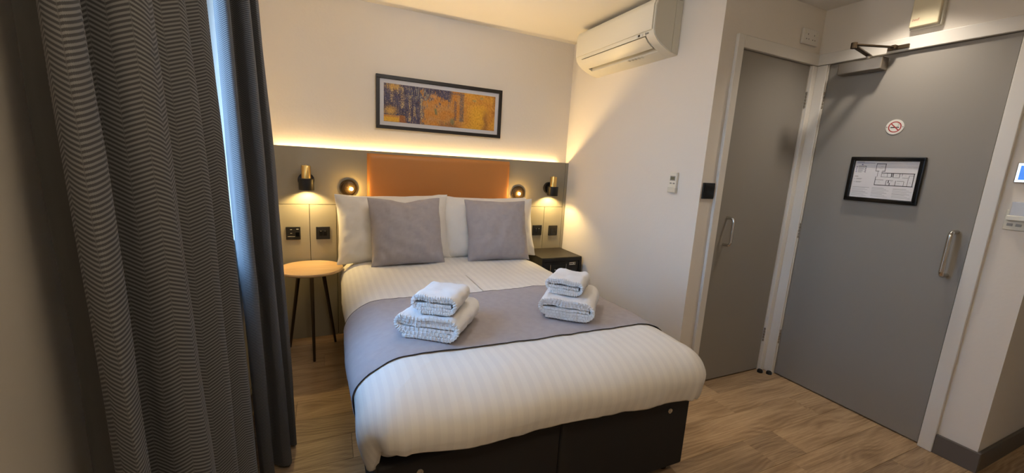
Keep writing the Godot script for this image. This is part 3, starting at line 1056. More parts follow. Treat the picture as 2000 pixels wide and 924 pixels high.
func runner_mesh() -> Array:
	var st := mb()
	var pip := []
	var rows := []; var uvs := []
	var z0 := 1.135; var z1 := 1.765
	var nz := 36; var nt := 120
	for i in nz + 1:
		var row := PackedVector3Array(); var lu := PackedVector2Array()
		for j in nt + 1:
			var t := j / float(nt)
			var z := lerpf(z0, z1, i / float(nz)) + 0.02 * noise.get_noise_2d(t * 2.0, 40.0) + (0.5 - t) * 0.02
			var e := minf(i, nz - i) / 2.0
			var lift := 0.005 + 0.004 * clampf(e, 0, 1) + 0.003 * maxf(0.0, noise.get_noise_2d(t * 9.0, z * 9.0))
			var r := cross_point(t, z, lift)
			row.append(r[0]); lu.append(Vector2(r[1], z))
		rows.append(row); uvs.append(lu)
		if i == 0 or i == nz: pip.append(row)
	grid(st, rows, uvs, false, null, Vector3(0, 1, 0))
	return [st, pip]

func pillow_mesh(w: float, h: float, t: float, seed_: int, dent := 0.0, soft := 1.0) -> SurfaceTool:
	var st := mb()
	var n := 36
	for side in [-1.0, 1.0]:
		var rows := []; var uvs := []
		for i in n + 1:
			var row := PackedVector3Array(); var lu := PackedVector2Array()
			for j in n + 1:
				var u := -cos(PI * j / n); var v := -cos(PI * i / n)
				var ru := 1.0 - pow(absf(u), 2.6); var rv := 1.0 - pow(absf(v), 2.6)
				var th := t / 2 * pow(maxf(ru, 0.0), 0.55) * pow(maxf(rv, 0.0), 0.5) * (1.0 - 0.18 * v)
				var x := u * w / 2 * (1.0 - 0.055 * soft * (1 - v * v) * absf(u))
				var y := v * h / 2 * (1.0 - 0.065 * soft * (1 - u * u) * absf(v))
				if v > 0: y -= dent * exp(-pow(u / 0.34, 2)) * pow(v, 3)
				var edge := pow(maxf(absf(u), absf(v)), 6.0)
				th += noise.get_noise_3d(x * 9.0, y * 9.0, seed_ * 7.3) * 0.016 * (1 - edge)
				th += noise.get_noise_3d(x * 28.0, y * 22.0, seed_ * 3.1) * 0.012 * pow(maxf(absf(u), absf(v)), 2.0) * (1 - edge)
				th *= 1.0 - 0.35 * dent / 0.03 * exp(-pow(u / 0.25, 2)) * pow(maxf(v, 0.0), 2) if dent > 0 else 1.0
				var wav := noise.get_noise_3d(x * 8.0, y * 8.0, seed_ * 5.0 + 50.0) * 0.006
				x += wav * edge; y += noise.get_noise_3d(x * 8.0 + 9.0, y * 8.0, seed_ * 5.0) * 0.006 * edge
				row.append(Vector3(x, y, side * th)); lu.append(Vector2(x, y))
			rows.append(row); uvs.append(lu)
		grid(st, rows, uvs, false, null, Vector3(0, 0, side))
	return st

func lay_pillow(called: String, label: String, category: String, group: String, w: float, h: float, t: float, bottom: Vector3, lean: float, turn: float, roll: float, seed_: int, mat: Material, dent := 0.0, soft := 1.0):
	var p := thing(called, label, category, bottom, turn, group)
	var b := Basis(Vector3.RIGHT, -lean) * Basis(Vector3(0, 0, 1), roll)
	var o := part("cover", pillow_mesh(w, h, t, seed_, dent, soft), mat, p)
	o.transform = Transform3D(b, b * Vector3(0, h / 2, 0))
	# seam round the edge
	var st := mb()
	var pts := []
	for k in 4:
		for i in 16:
			var f := -cos(PI * i / 16.0)
			var u: float = [f, 1.0, -f, -1.0][k]; var v: float = [-1.0, f, 1.0, -f][k]
			var x := u * w / 2 * (1.0 - 0.055 * soft * (1 - v * v) * absf(u))
			var y := v * h / 2 * (1.0 - 0.065 * soft * (1 - u * u) * absf(v))
			if v > 0: y -= dent * exp(-pow(u / 0.34, 2)) * pow(v, 3)
			var wav := noise.get_noise_3d(x * 8.0, y * 8.0, seed_ * 5.0 + 50.0) * 0.006
			x += wav; y += noise.get_noise_3d(x * 8.0 + 9.0, y * 8.0, seed_ * 5.0) * 0.006
			pts.append(Vector3(x, y, 0))
	pts.append(pts[0])
	tube(st, pts, 0.0022, 6, false)
	var s := part("seam", st, mat, p)
	s.transform = o.transform

func towel(label: String, at: Vector3, turn: float, w: float, h: float, L: float, t: float, seed_: int, sag: float):
	var o := thing("towel", label, "towel", at, turn, "folded white towels on the bed")
	# the cloth's path across the fold: a flattened spiral starting underneath
	var path := []
	var k := 0
	var lo := t / 2
	var hi := h - t / 2
	var xl := -w / 2 + t / 2
	var xr := w / 2 - t / 2
	var start := xl + 0.03
	var cur := start
	var ended := false
	while hi - lo > t * 0.9:
		var r := (hi - lo) / 2
		var ex := xr - k * t * 0.25 - r
		for i in 13: path.append(Vector2(lerpf(cur, ex, i / 12.0), lo))
		for i in range(1, 11): path.append(Vector2(ex + sin(PI * i / 10.0) * r, lo + r - cos(PI * i / 10.0) * r))
		lo += t * 1.04
		var r2 := (hi - lo) / 2
		var sx := xl + k * t * 0.25 + r2
		for i in range(1, 13): path.append(Vector2(lerpf(ex, sx, i / 12.0), hi))
		if r2 < t * 0.55:
			ended = true
			break
		for i in range(1, 11): path.append(Vector2(sx - sin(PI * i / 10.0) * r2, hi - r2 + cos(PI * i / 10.0) * r2))
		hi -= t * 1.04
		cur = sx
		k += 1
	if not ended:
		for i in range(1, 13): path.append(Vector2(lerpf(cur, xr - t * 1.6, i / 12.0), lo + (hi - lo) * 0.3 * i / 12.0))
	var nrm := []
	for i in path.size():
		var d: Vector2 = (path[mini(i + 1, path.size() - 1)] - path[maxi(i - 1, 0)]).normalized()
		nrm.append(Vector2(d.y, -d.x))
	var nz := 14
	var st := mb()
	var at_ := func(i: int, m: int, off: float) -> Vector3:
		var z := lerpf(-L / 2, L / 2, m / float(nz))
		var p: Vector2 = path[i] + nrm[i] * off
		var wob := noise.get_noise_3d(p.x * 14.0, p.y * 10.0 + seed_ * 3.0, z * 14.0) * 0.006
		var dip := -sag * (p.y / h) * (1.0 - pow(2.0 * p.x / w, 2)) * 0.5 + 0.004 * noise.get_noise_2d(p.x * 8.0 + seed_, z * 6.0) * (p.y / h) * 2.0
		var ze := z + 0.006 * noise.get_noise_2d(i * 0.12, seed_ * 11.0 + signf(z)) * absf(z) / (L / 2) - 0.012 * signf(z) * (float(i) / path.size()) * pow(absf(z) / (L / 2), 4.0)
		return Vector3(p.x + wob * 0.6 + nrm[i].x * wob, maxf(p.y + dip + nrm[i].y * wob * clampf(p.y / 0.02, 0, 1), 0.0), ze)
	var half := t * 0.47
	for side in [-1.0, 1.0]:
		var rows := []; var uvs := []
		for m in nz + 1:
			var row := PackedVector3Array(); var lu := PackedVector2Array()
			for i in path.size():
				row.append(at_.call(i, m, half * side)); lu.append(Vector2(i * 0.01, m * 0.02))
			rows.append(row); uvs.append(lu)
		# outward is the right of the path for the first turn
		grid(st, rows, uvs, false, null, Vector3(0, -side, 0))
	for m in [0, nz]:
		for i in path.size() - 1:
			var nn := Vector3(0, 0, -1.0 if m == 0 else 1.0)
			quad(st, at_.call(i, m, half), at_.call(i + 1, m, half), at_.call(i + 1, m, -half), at_.call(i, m, -half), nn)
	for i in [0, path.size() - 1]:
		for m in nz:
			quad(st, at_.call(i, m, half), at_.call(i, m + 1, half), at_.call(i, m + 1, -half), at_.call(i, m, -half), Vector3(-1 if i == 0 else 1, 0, 0))
	part("terry_cloth", st, M.terry, o)
	# overlocked edge: a row of fat stitches round the visible outer turn
	var ss := mb()
	var run := 0.0
	for i in range(1, path.size() - 1):
		run += (path[i] - path[i - 1]).length()
		if run < 0.0075: continue
		run = 0.0
		var a: Vector3 = at_.call(i, nz, half * 1.05)
		var b: Vector3 = at_.call(i, nz, -half * 1.05)
		var f := Vector3(0, 0, 0.0025)
		var in_ := Vector3(0, 0, -0.009)
		tube(ss, [a + in_, a + f * 0.4, (a + b) / 2 + f * 1.6, b + f * 0.4, b + in_], 0.0016, 5)
	var sp := part("edge_stitching", ss, M.thread, o)
	sp.set_meta("kind", "stuff")

func bed():
	# divan base in two halves
	var d := thing("divan_base", "black fabric divan bed base in two halves with silver vents", "bed base", Vector3(0, 0, 0))
	for k in 2:
		var st := mb()
		var a := 0.497 if k == 0 else 1.1445
		var b := 1.1415 if k == 0 else 1.795
		rbox(st, Vector3((a + b) / 2, 0.213, (0.085 + 2.0) / 2), Vector3(b - a, 0.346, 2.0 - 0.085), 0.010, 2)
		part("base_half", st, M.divan, d)
	for q in [Vector2(0.627, 0.340), Vector2(1.680, 0.322)]:
		var st := mb()
		var face := Transform3D(Basis(Vector3.RIGHT, Vector3(0, 0, 1), Vector3(0, -1, 0)), Vector3(q.x, q.y, 2.0))
		lathe(st, [Vector2(0.0, 0.002), Vector2(0.004, 0.002), Vector2(0.005, 0.0045), Vector2(0.011, 0.0045), Vector2(0.0125, 0.002), Vector2(0.0125, -0.001)], 24, face)
		var v := part("air_vent", st, M.steel, d)
		v.set_meta("label", "round silver air vent")
	for q in [[0.56, 1.94], [1.08, 1.94], [1.20, 1.94], [1.735, 1.945], [0.56, 0.16], [1.735, 0.16]]:
		var st := mb()
		lathe(st, [Vector2(0, 0), Vector2(0.022, 0), Vector2(0.024, 0.012), Vector2(0.020, 0.026), Vector2(0.012, 0.030), Vector2(0.012, 0.042), Vector2(0, 0.042)], 20, Transform3D(Basis(), Vector3(q[0], 0, q[1])))
		part("foot", st, M.black_gloss, d)
	var st := mb()
	rbox(st, Vector3(1.149, 0.472, 1.045), Vector3(1.31, 0.17, 1.90), 0.05, 3)
	tag(part("mattress", st, M.mattress, self), "white mattress lying under the striped duvet", "mattress")
	tag(part("duvet", duvet_mesh(), M.duvet, self), "white satin-striped duvet draped over the bed's foot", "duvet")
	var rn := runner_mesh()
	var ro := thing("bed_runner", "taupe grey suede bed runner across the white duvet", "bed runner")
	part("cloth", rn[0], M.runner, ro)
	for row in rn[1]:
		var ps := mb()
		var pts := []
		for p in row: pts.append(p)
		tube(ps, pts, 0.0016, 6)
		part("piping", ps, M.piping, ro)
	lay_pillow("pillow", "white pillow behind the cushion on the round-table side", "pillow", "white pillows at the headboard", 0.77, 0.47, 0.17, Vector3(0.815, 0.600, 0.315), 0.30, 0.0, 0.02, 3, M.linen)
	lay_pillow("pillow", "white pillow behind the cushion on the safe side", "pillow", "white pillows at the headboard", 0.76, 0.46, 0.17, Vector3(1.515, 0.600, 0.305), 0.30, 0.0, -0.01, 4, M.linen)
	lay_pillow("pillow", "white pillow mostly hidden, tucked against the leather pad on safe side", "pillow", "white pillows at the headboard", 0.70, 0.44, 0.12, Vector3(1.50, 0.605, 0.185), 0.05, 0.0, 0.0, 5, M.linen)
	lay_pillow("cushion", "square grey cushion with dented top on the round-table side", "cushion", "grey cushions on the bed", 0.475, 0.455, 0.16, Vector3(0.868, 0.612, 0.475), 0.36, 0.02, 0.015, 8, M.runner, 0.022, 0.8)
	lay_pillow("cushion", "square grey cushion with flat top on the safe side", "cushion", "grey cushions on the bed", 0.475, 0.45, 0.16, Vector3(1.515, 0.612, 0.475), 0.36, -0.02, -0.01, 9, M.runner, 0.0, 0.8)
	var y := BTOP + 0.019
	towel("large folded white towel at the bottom of the stack with rounded open fold", Vector3(0.795, y, 1.555), -0.618, 0.265, 0.088, 0.30, 0.0135, 1, 0.008)
	towel("small folded white towel on top of the stack at the window side", Vector3(0.795, y + 0.092, 1.578), -0.60, 0.185, 0.072, 0.20, 0.012, 2, 0.003)
	towel("large folded white towel at the bottom of the stack near the safe", Vector3(1.437, y, 1.545), -0.70, 0.255, 0.092, 0.29, 0.0115, 3, 0.006)
	towel("small folded white towel on top of the stack near the safe", Vector3(1.435, y + 0.096, 1.52), -0.78, 0.180, 0.072, 0.20, 0.012, 4, 0.003)

# ------------------------------------------------------------------ bedside furniture
func bedside():
	var t := thing("side_table", "round oak-topped side table on thin bronze legs", "side table", Vector3(0.272, 0, 0.272))
	var st := mb()
	lathe(st, [Vector2(0, 0.555), Vector2(0.186, 0.555), Vector2(0.192, 0.558), Vector2(0.195, 0.563), Vector2(0.195, 0.570), Vector2(0.192, 0.574)], 64)
	part("rim", st, M.oak, t)
	st = mb()
	for k in 64:
		var a := TAU * k / 64.0; var b := TAU * (k + 1) / 64.0
		var p := Vector3(cos(a) * 0.192, 0.574, sin(a) * 0.192); var q := Vector3(cos(b) * 0.192, 0.574, sin(b) * 0.192)
		tri(st, Vector3(0, 0.574, 0), p, q, Vector3.UP, Vector3.UP, Vector3.UP, Vector2(0.5, 0.3), Vector2(p.x + 0.5, p.z + 0.3), Vector2(q.x + 0.5, q.z + 0.3))
	part("tabletop", st, M.oak, t)
	for v in [Vector3(0.012, 0, 0.175), Vector3(0.140, 0, -0.088), Vector3(-0.142, 0, -0.088)]:
		st = mb()
		var top: Vector3 = Vector3(v.x * 0.5, 0.545, v.z * 0.5)
		tube(st, [v, v.lerp(top, 0.5), top], [0.0075, 0.0105, 0.013], 14)
		part("leg", st, M.bronze, t)
	st = mb()
	lathe(st, [Vector2(0, 0.545), Vector2(0.11, 0.545), Vector2(0.11, 0.5545), Vector2(0, 0.5545)], 32)
	part("fixing_plate", st, M.bronze, t)
	# cabinet and safe
	var c := thing("bedside_cabinet", "low black cabinet under the safe beside the bed", "cabinet", Vector3(2.075, 0, 0.235))
	st = mb(); rbox(st, Vector3(0, 0.17, 0), Vector3(0.40, 0.34, 0.34), 0.003); part("body", st, M.safe, c)
	st = mb(); rbox(st, Vector3(0, 0.17, 0.1745), Vector3(0.38, 0.31, 0.008), 0.002); part("door", st, M.safe, c)
	var s := thing("safe", "black steel safe with keypad standing beside the pillows", "safe", Vector3(2.09, 0.34, 0.235))
	st = mb(); rbox(st, Vector3(0, 0.125, -0.004), Vector3(0.37, 0.25, 0.345), 0.003); part("body", st, M.safe, s)
	st = mb(); rbox(st, Vector3(0, 0.2515, -0.004), Vector3(0.376, 0.004, 0.352), 0.0015); part("top_plate", st, M.safe_top, s)
	st = mb()
	for q in [[0, 0.2355, 0.37, 0.026], [0, 0.013, 0.37, 0.026]]: rbox(st, Vector3(q[0], q[1], 0.1725), Vector3(q[2], q[3], 0.011), 0.002)
	for q in [-0.1735, 0.1735]: rbox(st, Vector3(q, 0.1245, 0.1725), Vector3(0.023, 0.20, 0.011), 0.002)
	part("front_frame", st, M.safe, s)
	st = mb(); rbox(st, Vector3(0, 0.124, 0.1695), Vector3(0.318, 0.190, 0.005), 0.002); part("safe_door", st, M.safe, s)
	st = mb(); rbox(st, Vector3(-0.035, 0.13, 0.176), Vector3(0.135, 0.135, 0.010), 0.004)
	var kp := part("keypad_panel", st, M.black_gloss, s)
	for x in [-0.107, 0.037]:
		st = mb(); rbox(st, Vector3(x, 0.13, 0.178), Vector3(0.005, 0.14, 0.007), 0.002); part("chrome_strip", st, M.steel, s)
	for i in 3:
		for j in 3:
			st = mb(); rbox(st, Vector3(-0.062 + 0.027 * i, 0.155 - 0.022 * j, 0.182), Vector3(0.017, 0.010, 0.004), 0.0015); part("key", st, M.grey_print, kp)
	st = mb(); rbox(st, Vector3(0.10, 0.198, 0.1728), Vector3(0.058, 0.022, 0.0015), 0.0005)
	var lb := part("label_sticker", st, M.steel, s)
	lb.set_meta("label", "small silver printed sticker")
	st = mb(); rbox(st, Vector3(0.092, 0.199, 0.1738), Vector3(0.032, 0.006, 0.0006), 0.0002); rbox(st, Vector3(0.121, 0.199, 0.1738), Vector3(0.008, 0.011, 0.0006), 0.0002)
	part("sticker_print", st, M.black_print, lb)

# ------------------------------------------------------------------ things on the walls
func wall_things():
	picture()
	aircon()
	# remote in its holder
	var r := thing("remote_control", "small white air conditioner remote in a wall holder", "remote control", Vector3(XR, 1.255, 1.268))
	r.rotation.y = -PI / 2
	var st := mb(); rbox(st, Vector3(0, 0, 0.009), Vector3(0.058, 0.120, 0.017), 0.005, 2); part("body", st, M.plastic, r)
	st = mb(); rbox(st, Vector3(0, -0.046, 0.011), Vector3(0.064, 0.030, 0.022), 0.004, 2); part("holder", st, M.plastic_side, r)
	st = mb(); rbox(st, Vector3(0.0, 0.024, 0.018), Vector3(0.040, 0.028, 0.002), 0.001)
	var dsp := part("display", st, M.grey_print, r)
	st = mb(); rbox(st, Vector3(0.0, 0.024, 0.0188), Vector3(0.030, 0.018, 0.0015), 0.0005); part("display_glass", st, std(Color(0.42, 0.43, 0.36), 0.2), dsp)
	for q in [[-0.012, -0.006], [0.012, -0.006]]:
		st = mb(); rbox(st, Vector3(q[0], q[1], 0.018), Vector3(0.014, 0.008, 0.003), 0.001); part("button", st, M.grey_print, r)
	# black plate by the narrow door
	var p := thing("switch_plate", "square black switch plate beside the narrow door frame", "switch", Vector3(2.354, 1.222, ZC))
	st = mb(); rbox(st, Vector3(0, 0, 0.0055), Vector3(0.090, 0.090, 0.010), 0.003, 2); part("plate", st, M.black, p)
	st = mb(); rbox(st, Vector3(0, 0, 0.0115), Vector3(0.07, 0.07, 0.003), 0.001); part("rocker", st, M.black, p)
	# high double socket
	var s := thing("double_socket", "white double socket high on the wall above the narrow door", "socket", Vector3(3.016, 2.150, ZC))
	st = mb(); rbox(st, Vector3(0, 0, 0.008), Vector3(0.146, 0.086, 0.015), 0.003, 2)
	var pl := part("plate", st, M.gloss_white, s)
	for k in [-1.0, 1.0]:
		st = mb(); rbox(st, Vector3(k * 0.055, 0.022, 0.017), Vector3(0.010, 0.018, 0.004), 0.001); part("rocker_switch", st, M.plastic, s)
		for q in [[0, 0.012, 0.004, 0.008], [-0.011, -0.014, 0.007, 0.004], [0.011, -0.014, 0.007, 0.004]]:
			st = mb(); rbox(st, Vector3(k * 0.03 + q[0], q[1], 0.0157), Vector3(q[2], q[3], 0.001), 0.0004); part("pin_slot", st, M.black_print, pl)
	# thermostat and key-card switch by the passage corner
	var t := thing("thermostat", "chrome-framed thermostat with glowing blue screen", "thermostat", Vector3(XD, 1.398, 2.432), -PI / 2)
	st = mb(); rbox(st, Vector3(0, 0, 0.006), Vector3(0.092, 0.088, 0.012), 0.004, 2); part("frame", st, M.steel, t)
	st = mb(); rbox(st, Vector3(0, 0, 0.0125), Vector3(0.068, 0.062, 0.002), 0.0008); part("screen", st, glow(Color(0.30, 0.55, 0.95), 0.35), t)
	var k2 := thing("keycard_switch", "pale plastic key-card switch below the thermostat", "switch", Vector3(XD, 1.211, 2.436), -PI / 2)
	st = mb(); rbox(st, Vector3(0, -0.02, 0.005), Vector3(0.092, 0.088, 0.009), 0.003, 2); part("plate", st, M.plastic_side, k2)
	st = mb(); rbox(st, Vector3(0.004, 0.024, 0.014), Vector3(0.075, 0.075, 0.020), 0.004, 2); part("card_slot", st, std(Color(0.74, 0.74, 0.75), 0.25), k2)
	st = mb(); rbox(st, Vector3(0.002, -0.010, 0.017), Vector3(0.080, 0.022, 0.026), 0.004, 2); part("card_lip", st, M.plastic, k2)
	for x in [-0.026, 0.0, 0.026]:
		st = mb(); rbox(st, Vector3(x, -0.040, 0.0105), Vector3(0.018, 0.012, 0.003), 0.001); part("button", st, M.grey_print, k2)

func picture():
	var p := thing("framed_painting", "long black-framed abstract painting in navy and gold", "painting", Vector3(1.182, 1.689, 0.0))
	var w := 0.953; var h := 0.368; var b := 0.025
	var st := mb(); rbox(st, Vector3(0, h / 2 - b / 2, 0.0115), Vector3(w, b, 0.022), 0.002); rbox(st, Vector3(0, -h / 2 + b / 2, 0.0115), Vector3(w, b, 0.022), 0.002)
	rbox(st, Vector3(-w / 2 + b / 2, 0, 0.0115), Vector3(b, h - 2 * b, 0.022), 0.002); rbox(st, Vector3(w / 2 - b / 2, 0, 0.0115), Vector3(b, h - 2 * b, 0.022), 0.002)
	part("frame", st, std(Color(0.075, 0.055, 0.05), 0.5), p)
	st = mb(); cbox(st, Vector3(-w / 2 + b, -h / 2 + b, 0.004), Vector3(w / 2 - b, h / 2 - b, 0.0085)); part("mount", st, std(Color(0.80, 0.80, 0.82), 0.8), p)
	var m := 0.028
	var ax := w / 2 - b - m; var ay := h / 2 - b - m
	st = mb(); quad(st, Vector3(-ax, -ay, 0.0095), Vector3(ax, -ay, 0.0095), Vector3(ax, ay, 0.0095), Vector3(-ax, ay, 0.0095), Vector3(0, 0, 1), [Vector2(0, 1), Vector2(1, 1), Vector2(1, 0), Vector2(0, 0)])
	var am := std(Color(1, 1, 1), 0.6)
	am.albedo_texture = painting_tex()
	part("canvas_print", st, am, p)

func painting_tex() -> ImageTexture:
	var w := 840; var h := 264
	var im := Image.create(w, h, false, Image.FORMAT_RGB8)
	var a := FastNoiseLite.new(); a.seed = 71; a.frequency = 1.0; a.fractal_octaves = 4
	var b := FastNoiseLite.new(); b.seed = 72; b.frequency = 1.0; b.fractal_octaves = 3
	var navy := Color(0.20, 0.17, 0.29); var navy2 := Color(0.27, 0.25, 0.36); var slate := Color(0.40, 0.43, 0.47)
	var gold := Color(0.84, 0.60, 0.20); var amber := Color(0.76, 0.50, 0.18); var tan_ := Color(0.74, 0.53, 0.28); var cream := Color(0.84, 0.72, 0.47); var brown := Color(0.52, 0.33, 0.18)
	for py in h:
		for px in w:
			var u := px / float(w); var v := py / float(h)
			var n := a.get_noise_2d(u * 9.0, v * 3.0)
			var fine := a.get_noise_2d(u * 60.0, v * 14.0)
			var drag := b.get_noise_2d(u * 70.0, v * 4.0)
			var speck := b.get_noise_2d(u * 90.0 + 5.0, v * 32.0)
			# warm ground
			var c := amber.lerp(tan_, clampf(0.5 + n * 1.6, 0, 1))
			c = c.lerp(gold, smoothstep(0.66, 0.74, u + 0.03 * n) * clampf(0.75 + n, 0, 1))
			c = c.lerp(Color(0.88, 0.66, 0.16), smoothstep(0.12, 0.02, absf(u - 0.83 - 0.03 * n)) * smoothstep(0.2, 0.5, v) * 0.8)
			if u > 0.86 and v > 0.35: c = c.lerp(brown, smoothstep(0.05, 0.0, absf(u - 0.905 - 0.03 * n)) * smoothstep(0.35, 0.7, v + 0.3 * fine) * 0.65)
			if u > 0.96: c = c.lerp(brown, smoothstep(0.96, 1.0, u) * smoothstep(0.6, 0.0, v + 0.4 * n) * 0.7)
			c = c.lerp(brown, smoothstep(0.86, 1.0, v + 0.15 * n) * smoothstep(0.44, 0.5, u) * smoothstep(0.68, 0.62, u) * 0.7)
			if u > 0.44 and u < 0.66 and v > 0.85: c = c.lerp(Color(0.45, 0.45, 0.30), smoothstep(0.2, 0.5, drag) * 0.5)
			# dark left field with a ragged edge, and dark band along the top of the middle
			var edge := 0.325 + 0.05 * n + 0.03 * drag
			var dark := smoothstep(edge + 0.015, edge - 0.015, u)
			if v > 0.82: dark = maxf(dark * smoothstep(0.16, 0.20, u + 0.03 * n), 0.0)
			var band := smoothstep(0.02, -0.02, v - (0.36 + 0.22 * n + 0.25 * drag - 0.10 * smoothstep(0.33, 0.45, u))) * smoothstep(0.60, 0.55, u)
			if u > 0.33: dark = maxf(dark, band)
			var dk := navy.lerp(navy2, clampf(0.5 + n * 1.5 + drag * 0.6, 0, 1))
			dk = dk.lerp(slate, smoothstep(0.16, 0.24, u) * smoothstep(0.44, 0.34, u) * smoothstep(0.75, 0.1, v) * clampf(0.35 + drag * 1.6, 0, 1))
			c = c.lerp(dk, dark)
			# pale drips over the dark
			var drip := 0.0
			for q in [[0.065, 0.010, 0.0, 0.48], [0.152, 0.014, 0.05, 0.62], [0.215, 0.010, 0.25, 0.95], [0.315, 0.010, 0.3, 1.0], [0.115, 0.008, 0.0, 0.25], [0.255, 0.010, 0.55, 0.8]]:
				if v > q[2] and v < q[3]: drip = maxf(drip, smoothstep(q[1] * 1.6, q[1] * 0.3, absf(u - q[0] - 0.012 * drag)) * step01(speck + 0.30 * n, -0.05))
			c = c.lerp(cream, drip * dark * 0.9)
			var blot := smoothstep(0.075, 0.02, Vector2((u - 0.055) * 1.0, (v - 0.70) * 0.42).length() + 0.05 * speck)
			blot = maxf(blot, smoothstep(0.055, 0.02, Vector2((u - 0.075) * 0.8, (v - 0.07) * 0.5).length() + 0.06 * speck))
			c = c.lerp(Color(0.82, 0.62, 0.26), blot * 0.9)
			c = c.lerp(cream, step01(speck + 0.6 * drag, 0.42) * dark * 0.75)
			if u > 0.38 and u < 0.46: c = c.lerp(Color(0.80, 0.56, 0.30), smoothstep(0.05, 0.01, Vector2(u - 0.42, (v - 0.2) * 0.5).length() + 0.03 * speck))
			if u < 0.125 and v > 0.87 and v < 0.99: c = c.lerp(Color(0.86, 0.66, 0.17), 0.92)
			if u > 0.13 and u < 0.205 and v > 0.80: c = c.lerp(Color(0.58, 0.36, 0.18), smoothstep(0.205, 0.17, u + 0.1 * (1.0 - v)))
			# two scratched columns
			if v > 0.28 + 0.06 * n and v < 0.80: c = c.lerp(navy2, smoothstep(0.016, 0.006, absf(u - 0.618)) * step01(speck + 0.3 * fine, -0.1) * 0.8)
			if v > 0.04 and v < 0.82: c = c.lerp(Color(0.36, 0.34, 0.38), smoothstep(0.024, 0.014, absf(u - 0.677)) * step01(speck + 0.25 * drag, -0.18) * 0.85)
			if v > 0.02 and v < 0.09 and u > 0.57 and u < 0.70: c = c.lerp(navy2, step01(fine + speck, 0.0) * 0.6)
			# pale scrape and green flecks
			c = c.lerp(Color(0.78, 0.70, 0.52), smoothstep(0.06, 0.0, absf(u - 0.36)) * smoothstep(0.0, 0.25, v) * smoothstep(0.6, 0.3, v) * clampf(drag * 2.2, 0, 1) * 0.7)
			c = c.lerp(Color(0.40, 0.43, 0.30), smoothstep(0.014, 0.004, absf(u - 0.44 - (v - 0.6) * 0.06)) * smoothstep(0.5, 0.56, v) * smoothstep(0.72, 0.66, v) * 0.8)
			c = c.lerp(Color(0.40, 0.44, 0.32), smoothstep(0.03, 0.01, Vector2(u - 0.592, (v - 0.84) * 0.25).length() + 0.01 * speck) * 0.7)
			c = c.lerp(Color(0.62, 0.60, 0.42), smoothstep(0.024, 0.01, Vector2(u - 0.795, (v - 0.19) * 0.5).length() + 0.006 * speck) * 0.6)
			c = c.lerp(Color(0.62, 0.60, 0.42), smoothstep(0.024, 0.01, Vector2(u - 0.865, (v - 0.10) * 0.5).length() + 0.006 * speck) * 0.6)
			c = c.lightened(clampf(fine * 0.18, 0, 1)).darkened(clampf(-fine * 0.22, 0, 1))
			im.set_pixel(px, py, c)
	return ImageTexture.create_from_image(im)

func step01(x: float, t: float) -> float:
	return smoothstep(t - 0.05, t + 0.05, x)

